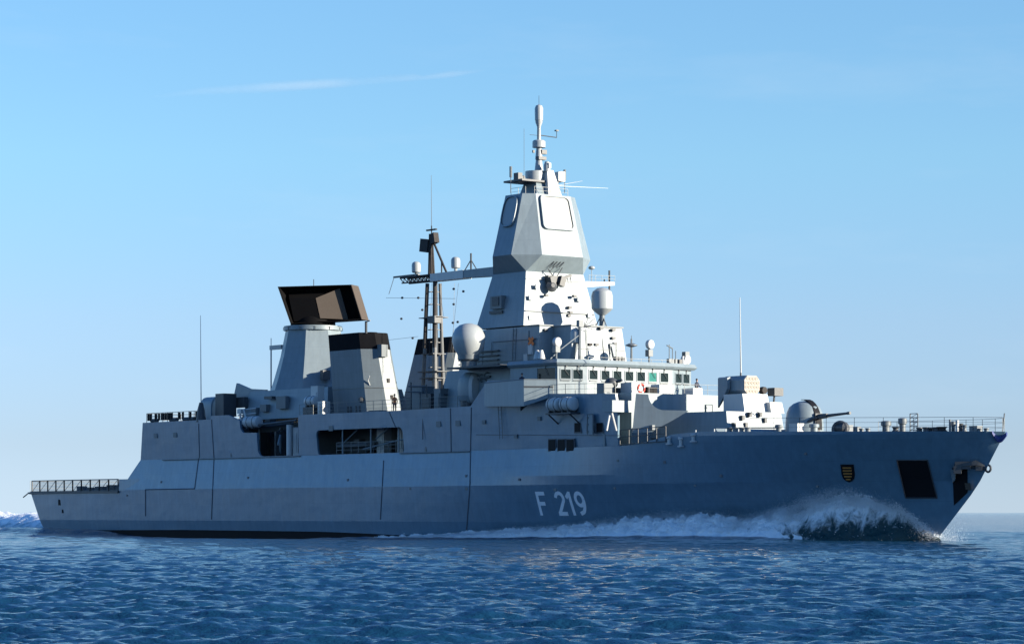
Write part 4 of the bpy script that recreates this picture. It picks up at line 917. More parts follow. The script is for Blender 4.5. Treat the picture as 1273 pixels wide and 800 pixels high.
# ------------------------------------------------------------------ foredeck fittings
def pin(u, v_top, y, r, kind, mt='grey'):
    p = AY(u, v_top, y); z0 = ztop(min(p.x,143))-.06
    if kind == 'bollard':
        m = P()
        for dx in (-.35,.35): m.lathe((p.x+dx,y,z0), [(r*1.1,0),(r*.9,.15),(r*.9,p.z-z0-.12),(r*1.15,p.z-z0-.06),(r*1.1,p.z-z0)], 14)
        m.box(p.x-.7,p.x+.7,y-.3,y+.3,z0,z0+.08); m.build('bollard', mt)
    elif kind == 'capstan':
        m = P(); h = p.z-z0; m.lathe((p.x,y,z0), [(r*1.3,0),(r*1.2,.2*h),(r*.75,.45*h),(r*.75,.7*h),(r*1.1,.95*h),(r,h)], 18); m.build('capstan', mt)
    elif kind == 'box':
        m = P(); m.box(p.x-r,p.x+r,y-r*.7,y+r*.7,z0,p.z); m.box(p.x-r*1.05,p.x+r*1.05,y-r*.75,y+r*.75,p.z,p.z+.06); m.build('deck_box', mt)
    elif kind == 'vent':
        m = P(); h = p.z-z0; m.lathe((p.x,y,z0), [(r*.7,0),(r*.7,h*.6),(r,h*.65),(r,h),(r*.5,h+.05)], 16); m.build('mushroom_vent', mt)
    elif kind == 'pipe':
        m = P(); m.tube((p.x,y,z0),(p.x,y,p.z), r); m.build('deck_stanchion', mt)
pin(1101.5,523.5,-1.5,.42,'vent','mid'); pin(1122,520,-.5,.36,'vent','mid'); pin(1113.5,530,-1.5,.3,'capstan','dark'); pin(1053,529,-4.0,.4,'box','mid'); pin(1012,527,-4.2,.42,'vent','grey'); pin(990,527,-5.2,.5,'box','white'); pin(968,528,-4.8,.32,'vent','mid'); pin(911,531,-6.2,.28,'bollard','mid'); pin(926,531,-6.0,.26,'bollard','mid')
pin(1147,531,-1.8,.25,'bollard','dark'); pin(1171,530,-1.0,.42,'capstan','rustm'); pin(1160,531,-1.2,.3,'bollard','dark'); pin(1181,521,-.8,.09,'pipe','mid'); pin(1185,524,-.4,.2,'vent','mid'); pin(1190,522,-.6,.14,'pipe','white'); pin(1194,526,-.2,.22,'capstan','dark'); pin(1199,528,-.2,.2,'capstan','mid'); pin(1213,530,-.3,.42,'box','mid'); pin(1222,532,-.4,.2,'bollard','mid'); pin(1075,532,-4,.2,'bollard','mid'); pin(1065,531,-2,.3,'box','mid')
m = P(); m.torus(Vector(AY(1044,533,-5.0)), .55, .16, axis=(.5,-1,.2)); m.lathe(AY(1046,532,-4.7), [(.35,-.6),(.5,-.3),(.5,.4),(.3,.6)], 16, axis=(1,.2,0)); m.build('mooring_reel', 'dark')
m = P(); a, b = AY(1131.5,514,-.8), AY(1141,514,-.8); z0 = 8.6
for p in (a, b): m.tube((p.x,-.8,z0),(p.x,-.8,p.z), .05)
for k in range(6): z = z0+(a.z-z0)*k/5; m.tube((a.x,-.8,z),(b.x,-.8,z), .03)
for k in range(5): z = z0+(a.z-z0)*k/5; m.tube((a.x,-.8,z),(b.x,-.8,z+(a.z-z0)/5), .02)
m.build('breakwater_frame', 'mid')
# bow rails along the deck edge
def edge(x, s): return (x, s*(max(hb(x, ztop(x))-.15, .03)), ztop(x)-.05)
for s in (-1, 1):
    prail([edge(x, s) for x in (122,124.5,127,129.5,132,134.5,137,139.3,141.2,142.8)], h=1.15, gap=2.4, bars=3, r=.018)
m = P(); m.tube((142.7,0,8.6),(142.9,0,10.05), .05); m.build('jackstaff', 'mid')
# breakwater vee on the foredeck
m = P(); m.plate([(117.2,-6.6,8.95),(118.6,0,8.95),(118.3,0,9.35),(116.9,-6.6,9.35)], (-.1,0,0)); m.plate([(117.2,6.6,8.95),(118.6,0,8.95),(118.3,0,9.35),(116.9,6.6,9.35)], (-.1,0,0)); each(m, 'breakwater', 'grey', smooth=False)
for u in (861,884,898,914):
    p = AY(u,534,-8.05); m = P(); m.tube((p.x,-7.7,ztop(p.x)-.1),(p.x,-7.7,ztop(p.x)+.22), .06); m.build('edge_stanchion', 'white')
# fairleads and bitts on the sloping sheer near the gangway netting
for u, v, h in ((833,549,.75),(847.5,552,1.05),(863,546,.8)):
    p = HS(u, v); m = P(); m.lathe(p+Vector((0,-.1,0)), [(.30,-.22),(.30,-.12),(.15,-.08),(.15,h*.35),(.25,h*.4),(.25,h*.55),(.1,h*.6)], 14); m.build('mooring_roller', 'white')
m = P()
pa, pb = HS(772,553), HS(829,549)
for k in range(6):
    p = pa.lerp(pb, k/5); m.tube(p+Vector((0,-.12,0)), p+Vector((0,-.12,1.3)), .045, None, 5)
for z in (.05,.7,1.3): m.tube(pa+Vector((0,-.12,z)), pb+Vector((0,-.12,z)), .04, None, 5)
m.build('folded_ladder', 'dark', smooth=False)

# railings along the upper decks, and deck clutter
prail([(57.2,-8.3,12.0),(60.8,-8.3,12.0)], h=1.1, gap=1.2); prail([(60.8,-8.3,12.0),(77.5,-8.3,12.0)], h=1.1, gap=1.5); prail([(77.5,-8.3,12.0),(84.8,-8.3,12.0)], h=1.1, gap=1.5)
prail([(99.2,-8.35,12.75),(106,-8.35,12.6)], h=.9, gap=1.5, bars=2); prail([(94,-8.3,12.75),(99.2,-8.35,12.75)], h=.9, gap=1.5, bars=2)
prail([(106,-4.5,12.72),(106,6.5,12.72)], h=.9, gap=1.4, bars=2, r=.018)
for x, y, sx, sy, sz, mt in ((58.3,-6.9,1.2,.8,2.9,'white'),(60.0,-7.3,.9,.9,1.3,'white'),(72.9,-5.6,1.0,1.2,1.3,'dark'),(74.6,-5.8,1.6,1.5,2.3,'mid'),(77.0,-6.6,1.4,1.2,1.5,'dark'),(79.4,-7.2,1.0,1.0,1.9,'mid')):
    m = P(); m.box(x-sx/2,x+sx/2,y-sy/2,y+sy/2,12.0,12.0+sz); m.box(x-sx*.35,x+sx*.35,y-sy/2-.06,y-sy/2,12.25,12.0+sz*.8); m.box(x-sx*.52,x+sx*.52,y-sy*.52,y+sy*.52,12.0+sz,12.06+sz); m.build('deck_cabinet', mt)
m = P()
for u0, v0, u1, v1 in ((508,480,530,480),(508,487,526,487),(530,478,531,503),(511,475,511,503),(551,478,551,503),(540,490,556,490),(545,483,545,503)): m.tube(AY(u0,v0,-7.2), AY(u1,v1,-7.2), .07)
m.build('deck_pipework', 'dark')
p = AY(583,482,-7.0)      # shrouded launcher ahead of the mast
m = P(); rg = []
for x, s in ((-1.6,.55),(-1.1,.85),(-.2,1.0),(.7,.98),(1.1,.9)): rg.append([(p.x+x*.75, -7.0+.80*s*math.copysign(abs(math.cos(a))**.7,math.cos(a)), p.z-.1+1.55*s*math.copysign(abs(math.sin(a))**.8,math.sin(a))) for a in [2*math.pi*i/24 for i in range(24)]])
m.loft(rg); sh = m.build('shrouded_mount', 'grey')
m = P(); m.loft([[tuple(Vector(q)+Vector((.02,0,0))) for q in rg[-1]], [(x+.35, -7+(y+7)*.8, p.z+(z-p.z)*.8) for x,y,z in rg[-1]]]); m.build('mount_lit_end', 'white', sh)  # white end piece; the sunlit fore edge is put into its colour
m = P(); m.lathe((p.x,-7.0,12.0), [(.8,0),(.8,p.z-13.2)], 18); m.build('mount_ring', 'dark', sh)
q_ = AY(606,468,-6.8); m = P(); m.torus(q_, .38, .06, axis=(1,0,0)); m.torus(q_+Vector((-.9,0,-.1)), .34, .06, axis=(1,.3,0)); m.tube(q_+Vector((-1.6,0,-.2)), q_+Vector((.4,0,0)), .12); m.build('hose_reel', 'mid')
m = P(); m.loft([[(p.x-4.6,-6.8,12.0),(p.x-.8,-6.8,12.0),(p.x-.8,-5.4,12.0),(p.x-4.6,-5.4,12.0)], [(p.x-3.4,-6.6,14.0),(p.x-.8,-6.6,15.2),(p.x-.8,-5.4,15.2),(p.x-3.4,-5.4,14.0)]]); m.build('sloping_trunk', 'mid', smooth=False)

# doors, ladders and pipes on the walls
def door(c, ax, parent, h=1.75, w_=.75):
    m = P()
    if ax == 'y': m.cbox(c, w_, .10, h)
    else: m.cbox(c, .10, w_, h)
    d_ = m.build('door', 'grey', parent); m = P(); dv = Vector((0,-.07,0)) if ax == 'y' else Vector((.07,0,0)); tv = Vector((1,0,0)) if ax == 'y' else Vector((0,1,0))
    for k in (-.6,0,.6): m.cbox(c+dv-tv*w_*.42+Vector((0,0,k)), .14,.14,.10)
    m.path([c+dv+tv*w_*.5+Vector((0,0,-h/2)), c+dv+tv*w_*.5+Vector((0,0,h/2)), c+dv-tv*w_*.5+Vector((0,0,h/2)), c+dv-tv*w_*.5+Vector((0,0,-h/2))], .035, 5); m.build('door_frame', 'mid', d_)
def rungs(a, b, wv, parent, mt='mid'):
    a, b, wv = Vector(a), Vector(b), Vector(wv); m = P(); n_ = max(3, int((b-a).length/.38))
    for sg in (-1, 1): m.tube(a+wv*sg, b+wv*sg, .03, None, 5)
    for k in range(n_): p_ = a.lerp(b, (k+.5)/n_); m.tube(p_-wv, p_+wv, .02, None, 4)
    m.build('ladder', mt, parent, smooth=False)
door(Vector((80.8,-4.82,17.2)), 'y', tb); rungs((87.3,-4.80,15.2),(87.3,-4.66,19.3),(.22,0,0), tb)
rungs((84.2,-4.35,19.8),(83.6,-3.45,24.5),(.2,0,0), twr); rungs((87.95,2.0,20.2),(87.55,1.6,24.4),(0,.2,0), twr)
for x, z0, z1 in ((82.6,15.2,19.2),(85.0,15.0,17.4),(89.4,15.2,19.0)): m = P(); m.tube((x,-4.84,z0),(x,-4.66,z1), .045, None, 6); m.build('wall_pipe', 'mid', tb)
m = P(); m.path([(79.5,-4.85,16.9),(84,-4.82,16.9),(84,-4.78,18.2),(90.5,-4.74,18.2)], .03, 5); m.build('cable_run', 'mid', tb)
door(Vector((103.0,-8.62,10.0)), 'y', sw); rungs((90.2,-8.70,12.2),(90.2,-8.5,9.0),(.22,0,0), sw)
for x, z in ((87.5,10.6),(92,9.2),(95.6,10.7),(105,11.6)): m = P(); m.cbox((x,-yw(z)-.06,z), .45,.14,.35); m.build('wall_fitting', 'mid', sw)
door(Vector((93.78,1.7,16.95)), 'x', fbk); door(Vector((106.13,2.4,11.0)), 'x', fh)
for y, z0, z1 in ((-1.4,16.1,19.1),(.6,16.1,18.3)): m = P(); m.tube((93.98,y,z0),(93.62,y*.96,z1), .04, None, 6); m.build('wall_pipe', 'mid', fbk)
rungs((51.0,1.9,15.2),(49.9,1.4,21.0),(.1,.2,0), tower_s)
m = P(); m.path([(59.5,-8.36,11.2),(78,-8.36,11.2),(78,-8.36,9.2)], .04, 5); m.build('wall_pipe', 'hullseam', sw)
for x in (29.5,33.5,62.8,80.5,83.5): m = P(); m.cbox((x,-yw(10.6)-.03,10.6), .7,.08,.5); m.build('vent_grille', 'mid', sw)
for x, z in ((24,4.2),(31,5.6),(48,5.9),(66,5.5),(85,5.7),(93,5.3),(112,6.6),(118,5.4),(127,7.1)):
    p_ = side(x, z, .0); m = P(); m.cbox(p_, .28,.08,.22); m.build('hull_fitting', 'hullseam', hull)
# tower facets: bolted access plates
for u, v in ((660,370),(720,372),(668,356),(733,392),(660,395)):
    c = AX(u, v, 88.05+(v-355)*.007); m = P(); m.cbox(c, .12,.5,.4); m.build('access_plate', 'grey', twr)

# ------------------------------------------------------------------ life raft canisters (each a thing of its own)
def raft(loc, rz, label, L=1.35, r=.42):
    o = empty('life_raft', loc, rz); tag(o, label, 'life raft', 'life raft canisters on the ship')
    m = MB(); m.lathe((0,0,r), [(r*.7,-L/2),(r*.95,-L/2+.06),(r,-L/2+.15),(r,-.04),(r*1.05,-.03),(r*1.05,.03),(r,.04),(r,L/2-.15),(r*.95,L/2-.06),(r*.7,L/2)], 20, axis=(1,0,0)); m.build('canister', 'white', o)
    m = MB()
    for x in (-.4,.4): m.torus((x,0,r), r+.015, .025, axis=(1,0,0))
    each(m, 'strap', 'dark', o)
    m = MB()
    for x in (-.4,.4): m.box(x-.06,x+.06,-.5,.5,-.12,.04)
    each(m, 'cradle', 'dark', o); return o
p = AY(692,512,-8.95); q2 = AY(705,512,-8.95); dz = .05
raft((p.x-.1,-8.98,p.z+.05), 0, 'white life raft canister under the bridge wing, the one nearer the stern of the pair', 1.5, .62)
raft((p.x+1.75,-8.98,p.z+.05), 0, 'white life raft canister under the bridge wing, the one nearer the bow of the pair', 1.5, .62)
m = P(); m.box(p.x-.9,p.x+2.6,-9.5,-8.4,p.z-.22,p.z-.08); m.tube((p.x-.6,-9.4,p.z-.2),(p.x-.6,-8.3,p.z-1.0), .07); m.tube((p.x+2.3,-9.4,p.z-.2),(p.x+2.3,-8.3,p.z-1.0), .07); m.build('raft_shelf', 'dark')
p = AY(311,531,-8.3); raft((p.x,-8.0,p.z), .2, 'grey white life raft canister at the notch behind the boat deck', 2.0, .58)
p = AY(392,497,-7.0); raft((p.x,-7.4,12.95), 0, 'white life raft canister on the upper deck in front of the large radar', 1.7, .5)
m = P(); m.box(p.x-.9,p.x+.9,-7.9,-6.9,12.0,12.84); m.build('raft_stand', 'dark')
# white gear at the notch
m = P(); 
for v in (510,516,521): m.tube(AY(296,v,-8.1), AY(318,v-3,-7.6), .06)
for u in (297,303): m.tube(AY(u,508,-8.1), AY(u+4,527,-8.1), .10)
m.cbox(AY(299,511,-8.0), .7,.4,.5); m.build('boat_handling_frame', 'white')
m = P(); m.tube(AY(322,528,-8.0), AY(369,522,-7.6), .12, None, 10); m.build('stowed_boom', 'dark')

# ------------------------------------------------------------------ lifebuoy, pennants
def lifebuoy(c, label, axis=(1,0,0)):
    o = empty('lifebuoy', c); tag(o, label, 'lifebuoy')
    m = MB(); m.torus((0,0,0), .36, .10, axis=axis); m.build('ring', 'red', o)
    m = MB(); q = Vector(axis).to_track_quat('Z','Y')
    for k in range(4):
        a = k*math.pi/2+.4; m.tube(q @ Vector((.36*math.cos(a-.22),.36*math.sin(a-.22),0)), q @ Vector((.36*math.cos(a+.22),.36*math.sin(a+.22),0)), .112, None, 10)
    m.build('white_band', 'white', o)
lifebuoy(AX(797,484,XF-.6)+Vector((0,0,.1)), 'red and white lifebuoy hanging in front of the bridge windows')

# ------------------------------------------------------------------ crew
def person(loc, rz, label, top, lean=0.0, arms='rail', s=1.0):
    o = empty('person', loc, rz); tag(o, label, 'person')
    J = [((0,0,.95),.13),((0,0,1.15),.13),((.03*lean*3,0,1.38),.15),((.05*lean*3,0,1.50),.07),((.06*lean*3,0,1.60),.075),((.07*lean*3,0,1.70),.09),((.06*lean*3,0,1.80),.06)]
    E = [(0,1),(1,2),(2,3),(3,4),(4,5),(5,6)]
    for sy in (-1, 1):
        b = len(J)
        J += [((.02,sy*.10,.88),.10),((.03,sy*.11,.48),.07),((0,sy*.11,.09),.05),((.15,sy*.12,.04),.04)]; E += [(0,b),(b,b+1),(b+1,b+2),(b+2,b+3)]
        b = len(J); hz = 1.06 if arms == 'rail' else .85
        hx = .38 if arms == 'rail' else .06
        J += [((.04*lean*3,sy*.19,1.40),.065),((.08,sy*.26,1.13),.05),((hx,sy*.22,hz),.036),((hx+.07,sy*.21,hz-.01),.04)]; E += [(2,b),(b,b+1),(b+1,b+2),(b+2,b+3)]
    me = bpy.data.meshes.new('body'); me.from_pydata([j[0] for j in J], E, [])
    bo = bpy.data.objects.new('body', me); scene.collection.objects.link(bo)
    sk = bo.modifiers.new('Skin', 'SKIN'); 
    for i, (_, r) in enumerate(J): me.skin_vertices[0].data[i].radius = (r*.9, r*1.05)
    me.skin_vertices[0].data[0].use_root = True
    bo.modifiers.new('Sub', 'SUBSURF').levels = 1; bo.modifiers['Sub'].render_levels = 1
    dg = bpy.context.evaluated_depsgraph_get(); nm = bpy.data.meshes.new_from_object(bo.evaluated_get(dg)); bo.modifiers.clear(); bo.data = nm
    nm.materials.clear(); nm.materials.append(M['skin']); nm.materials.append(M[top]); nm.materials.append(M['navy'])
    for p_ in nm.polygons:
        z = p_.center.z; x = p_.center.x; y = abs(p_.center.y)
        p_.material_index = 0 if z > 1.52 or (arms == 'rail' and x > .34 and z > .9) or (arms != 'rail' and z < .86 and y > .2) else (1 if z > .93 else 2)
        p_.use_smooth = True
    bo.parent = o
    m = MB(); m.ball((.05*lean*3-.015,0,1.76), .105,.095,.10); m.build('hair', 'hair', o)
    m = MB(); m.cbox((.07*lean*3+.10,0,1.69), .03,.03,.045)
    for sy in (-.035,.035): m.ball((.07*lean*3+.085,sy,1.725), .013, n=8, m=6)
    m.build('face_features', 'skin', o); return o
p = AY(655,472,-9.0); person((93.9,-9.05,12.95), R(-30), 'person in a dark jacket leaning on the rail of the bridge wing', 'navy', .4)
p = AY(490.5,497,-4.9); person((p.x,-4.9,12.05), R(-20), 'person in an orange jacket standing in front of the black topped funnel', 'orange', .1, 'down')
p = AY(866,480,5.0); person((99.6,AX(866,478,99.6).y,12.72), 0, 'person in dark clothes standing at the far end of the bridge front', 'navy', .2)

# ------------------------------------------------------------------ sea
def waterz(x, y, cell):
    """height of the sea: wind waves, plus the trough and humps the hull makes"""
    h = np.zeros_like(x)
    r2 = np.random.default_rng(5)
    main = R(143)
    for lam in np.geomspace(0.30, 14, 104):
        th = main+r2.normal(0, .36 if lam < 3 else .5); k = 2*math.pi/lam
        a = 0.0105*lam**.72*(.6+.8*r2.random())
        if lam > 1.6: a *= (1.6/lam)**.95
        if lam < 1.6: a *= 1.05
        att = np.clip((lam/cell-1.3)/1.6, 0, 1)
        ph = k*(x*math.cos(th)+y*math.sin(th))+r2.random()*6.283+.8*np.sin(.05*x+.08*y+lam)
        s = np.sin(ph); h += a*att*(s+.32*np.cos(2*ph)*.8)
    g = .70+.10*np.sin(.031*x+1.3+.8*np.sin(.05*y))+.09*np.sin(.043*y+.4+.9*np.sin(.037*x))+.08*np.sin(.017*x-.023*y+2)
    h *= g
    bx = np.interp(x, [0,5,20,40,60,75,90,105,118,126,131,135.6], [7.0,7.2,7.8,8.1,8.1,8.1,8.1,7.5,5.6,3.4,2.0,0.0])
    off = np.maximum(np.abs(y)-bx, 0)
    tr_ = np.interp(x, [-20,0,12,40,60,74,82,95,108,116,124,130,136,140], [.0,.05,-.05,-.55,-.72,-.55,-.3,-.1,.15,.25,.2,.1,.05,0])
    h += tr_*np.exp(-off/13.0)*np.where((x > -25)&(x < 142), 1, 0)
    # divergent swell off the quarter and the bow
    for x0, y0, sl, a, w_, l0, l1 in ((-2,-11,.32,.55,1.7,-30,26),(118,-8.0,.25,.22,1.2,70,130)):
        yl = y0-(x0-x)*sl*np.where(x < x0, 1, .25); m_ = np.clip((x-l0)/8,0,1)*np.clip((l1-x)/8,0,1)
        h += a*m_*np.exp(-((y-yl)/w_)**2)
    return h
def build_sea():
    ang0 = math.atan2(VD.y, VD.x)
    fine = np.radians(np.linspace(-13.5, 13.5, 760)); coarse = np.radians(np.concatenate([np.linspace(13.5, 25, 130)[1:], np.linspace(25, 40, 40)[1:], np.linspace(40, 320, 70)[1:], np.linspace(320, 335, 40)[1:], np.linspace(335, 346.5, 130)[1:-1]]))
    A = np.concatenate([fine, coarse]); nA = len(A)
    rr_ = [2.0]
    while rr_[-1] < 26000:
        r = rr_[-1]; rr_.append(r*(1.10 if r < 29 else 1.0019 if r < 120 else 1.0026 if r < 345 else 1.006 if r < 520 else 1.02 if r < 1500 else 1.12))
    rr_ = np.array(rr_); nR = len(rr_)
    TH, RR = np.meshgrid(ang0+A, rr_)
    X = CAM[0]+RR*np.cos(TH); Y = CAM[1]+RR*np.sin(TH)
    dA = np.abs(np.gradient(A)); dA[dA > .5] = .05
    cell = np.maximum(RR*np.where(RR < 120, .0019, .0026), RR*dA[None, :])
    cell = np.where(RR > 345, RR*.006, cell); cell = np.where(RR > 520, RR*.02, cell)
    H_ = waterz(X, Y, cell)
    H_ *= np.clip((9000-RR)/6000, 0, 1)
    V = np.stack([X, Y, H_], -1).reshape(-1, 3)
    V = np.vstack([V, [[CAM[0], CAM[1], 0]]])
    i = np.arange(nR-1)[:, None]*nA; j = np.arange(nA)[None, :]; jn = (j+1) % nA
    Fq = np.stack([i+j, i+jn, i+nA+jn, i+nA+j], -1).reshape(-1, 4)
    me = bpy.data.meshes.new('sea')
    me.vertices.add(len(V)); me.vertices.foreach_set('co', V.ravel())
    tri = np.stack([np.full(nA, len(V)-1), (np.arange(nA)+1) % nA, np.arange(nA)], -1)
    nl = Fq.size+tri.size; me.loops.add(nl); me.loops.foreach_set('vertex_index', np.concatenate([Fq.ravel(), tri.ravel()]).astype(np.int32))
    npg = len(Fq)+len(tri); me.polygons.add(npg)
    ls = np.concatenate([np.arange(len(Fq))*4, len(Fq)*4+np.arange(len(tri))*3]).astype(np.int32)
    me.polygons.foreach_set('loop_start', ls); me.polygons.foreach_set('use_smooth', np.ones(npg, bool))
    me.update(calc_edges=True); me.validate()
    o = bpy.data.objects.new('sea', me); scene.collection.objects.link(o); tag(o, kind='structure')
    return o
mw = bpy.data.materials.new('sea_water'); mw.use_nodes = True
n, l = mw.node_tree.nodes, mw.node_tree.links; p_ = n['Principled BSDF']
p_.inputs['Base Color'].default_value = (0.006, 0.040, 0.088, 1); p_.inputs['Roughness'].default_value = 0.05; p_.inputs['IOR'].default_value = 1.33
geo = n.new('ShaderNodeNewGeometry')
def nb(scale, dist, stre, vec_scale=(1,1,1)):
    m0 = n.new('ShaderNodeMapping'); m0.inputs['Rotation'].default_value = (0,0,R(-142)); l.new(geo.outputs['Position'], m0.inputs[0])
    mp = n.new('ShaderNodeMapping'); mp.inputs['Scale'].default_value = vec_scale; l.new(m0.outputs[0], mp.inputs[0])
    t = n.new('ShaderNodeTexNoise'); t.inputs['Scale'].default_value = scale; t.inputs['Detail'].default_value = 5; t.inputs['Roughness'].default_value = .6; l.new(mp.outputs[0], t.inputs['Vector'])
    b = n.new('ShaderNodeBump'); b.inputs['Distance'].default_value = dist; b.inputs['Strength'].default_value = stre; l.new(t.outputs[0], b.inputs['Height']); return b
b1 = nb(2.6, .13, .9, (1.3,.55,1)); b2 = nb(7.5, .045, .9, (1.3,.6,1)); l.new(b1.outputs[0], b2.inputs['Normal']); l.new(b2.outputs[0], p_.inputs['Normal'])
sea = build_sea(); sea.data.materials.append(mw)

# ------------------------------------------------------------------ bow wave, foam along the side, wake
M['foam'] = mat('sea_foam', (0.80, 0.84, 0.86), 0.7, var=0.06, nscale=1.2)
M['foam'].node_tree.nodes['Principled BSDF'].inputs['Subsurface Weight'].default_value = 0.0
ICO = None
def ico():
    global ICO
    bm = bmesh.new(); bmesh.ops.create_icosphere(bm, subdivisions=1, radius=1.0); bm.verts.ensure_lookup_table()
    V = np.array([v.co[:] for v in bm.verts]); F = np.array([[v.index for v in f.verts] for f in bm.faces]); bm.free(); ICO = (V, F)
ico()
TET = (np.array([(1,1,1),(1,-1,-1),(-1,1,-1),(-1,-1,1)], float)*.8, np.array([(0,1,2),(0,3,1),(0,2,3),(1,3,2)]))
def scatter(name, C, S, proto, material, label, parent=None, jitter=.25):
    V, F = proto; n_ = len(C); nv = len(V)
    ang = rng.random(n_)*6.283; ca, sa = np.cos(ang), np.sin(ang)
    B = np.repeat(V[None], n_, 0)*(1+jitter*(rng.random((n_, nv, 1))-.5))
    sc = S[:, None, None]*np.stack([.8+.6*rng.random(n_), .8+.6*rng.random(n_), .6+.5*rng.random(n_)], -1)[:, None, :]
    B = B*sc; Bx = B[..., 0]*ca[:, None]-B[..., 1]*sa[:, None]; By = B[..., 0]*sa[:, None]+B[..., 1]*ca[:, None]
    B = np.stack([Bx, By, B[..., 2]], -1)+C[:, None, :]
    FF = (F[None]+(np.arange(n_)*nv)[:, None, None]).reshape(-1, 3)
    me = bpy.data.meshes.new(name); me.vertices.add(n_*nv); me.vertices.foreach_set('co', B.ravel())
    me.loops.add(FF.size); me.loops.foreach_set('vertex_index', FF.ravel().astype(np.int32)); me.polygons.add(len(FF)); me.polygons.foreach_set('loop_start', (np.arange(len(FF))*3).astype(np.int32))
    me.polygons.foreach_set('use_smooth', np.ones(len(FF), bool)); me.update(calc_edges=True)
    me.materials.append(M[material]); o = bpy.data.objects.new(name, me); scene.collection.objects.link(o); tag(o, label, 'sea foam', kind='stuff'); return o
EX = [63,66,72,80,88,95,101.7,108,112,116,120,123,126.5,129,131,133,134.5,135.8]
EZ = [-.62,-.35,-.05,.25,.55,.85,1.1,1.65,2.0,1.9,1.75,2.2,3.3,4.2,3.9,3.2,1.9,.3]
def wl_b(x): return np.interp(x, [0,40,60,75,90,105,118,126,131,135.6], [7.0,8.1,8.1,8.1,8.1,7.5,5.6,3.4,2.0,0.0])
def base_z(x): return np.interp(x, [40,60,74,82,95,108,116,124,130,136], [-.55,-.72,-.55,-.3,-.1,.15,.25,.2,.1,.05])
def foam_points(n_, x0, x1, sgn, dens=1.0):
    x = x0+(x1-x0)*rng.random(n_)
    # lumpy envelope
    top_ = np.interp(x, EX, EZ); lump = 1+.14*np.sin(x*.83)+.10*np.sin(x*2.3+1)+.06*np.sin(x*5.1)+.10*rng.normal(0,1,n_)
    bz = base_z(x); hgt = np.maximum((top_-bz)*lump*.95, .05)
    t = rng.random(n_)**.8
    wid = .5+.8*hgt
    off = (1-t)*wid*rng.random(n_)+.15
    # the band hugs the hull aft, and is thrown outwards near the bow
    thr = np.interp(x, [60,100,118,126,132,135.8], [.1,.5,1.6,2.2,1.2,.1])
    y = -(wl_b(x)+off+thr*(.4+.6*(1-t)))
    z = bz-.1+hgt*t
    return np.stack([x, sgn*-y if sgn > 0 else y, z], -1), hgt
def wobble(A, B, lo, hi, k, seed):
    r_ = np.random.default_rng(seed); o = np.zeros_like(A)
    for f_ in np.geomspace(lo, hi, k):
        t_ = r_.random()*6.283; o += f_**-.75*np.sin(f_*(A*math.cos(t_)+B*math.sin(t_))+r_.random()*6.283)
    return o/o.std()
def grid_mesh(m, V):
    a, b = V.shape[:2]; return m.add(V.reshape(-1, 3).tolist(), [(i*b+k, (i+1)*b+k, (i+1)*b+k+1, i*b+k+1) for i in range(a-1) for k in range(b-1)])
def foam_bank(sgn, x0, x1, nx, nt):
    X_, T_ = np.meshgrid(np.linspace(x0, x1, nx), np.linspace(0, 1, nt), indexing='ij')
    bz = base_z(X_); top_ = np.interp(X_, EX, EZ)*np.interp(X_, [122,125.5,129], [1,.62,.0])+bz*np.interp(X_, [122,125.5,129], [0,.38,1.0]); hg_ = np.maximum(top_-bz, .03)
    lump = 1+.10*np.sin(X_*.83)+.08*np.sin(X_*2.3+1); hg_ = hg_*lump
    wid = .55+.85*hg_+np.interp(X_, [60,100,118,124,128], [.1,.5,1.5,1.5,.2])
    prof = np.interp(T_, [0,.18,.34,.6,.85,1], [.86,.98,.90,.50,.17,-.12]); offs = np.interp(T_, [0,.18,.34,.6,.85,1], [0,.14,.30,.58,.84,1])
    N1 = wobble(X_, T_*wid*1.6, 2.5, 28, 46, 21); N2 = wobble(X_+7, T_*wid*1.6, 3, 30, 40, 22)
    Z_ = bz+hg_*prof*(1+.085*N1)+.015*N1; Y_ = wl_b(X_)-.05+wid*offs+0.085*np.minimum(hg_, 1)*N2*np.minimum(T_*4, 1)
    return np.stack([X_, sgn*Y_, Z_], -1)
for sg in (-1, 1):
    m = MB(); VB = foam_bank(sg, 63.5, 129, 860 if sg < 0 else 200, 34 if sg < 0 else 14); grid_mesh(m, VB)
    o = m.build('side_foam', 'foam', recalc=False, angle=180); tag(o, 'band of white foam rolling along the waterline of the grey hull' if sg < 0 else 'foam along the far side of the hull', 'sea foam', kind='stuff')
    if sg < 0: VF = VB
pf_ = VF[:, 2:26].reshape(-1, 3); ii = rng.integers(0, len(pf_), 46000); C = pf_[ii]+rng.normal(0, .045, (46000, 3))+np.array([0,0,.02])
scatter('foam_lather', C, .014+.034*rng.random(len(C))**2, ICO, 'foam', 'broken lather on the foam beside the hull')

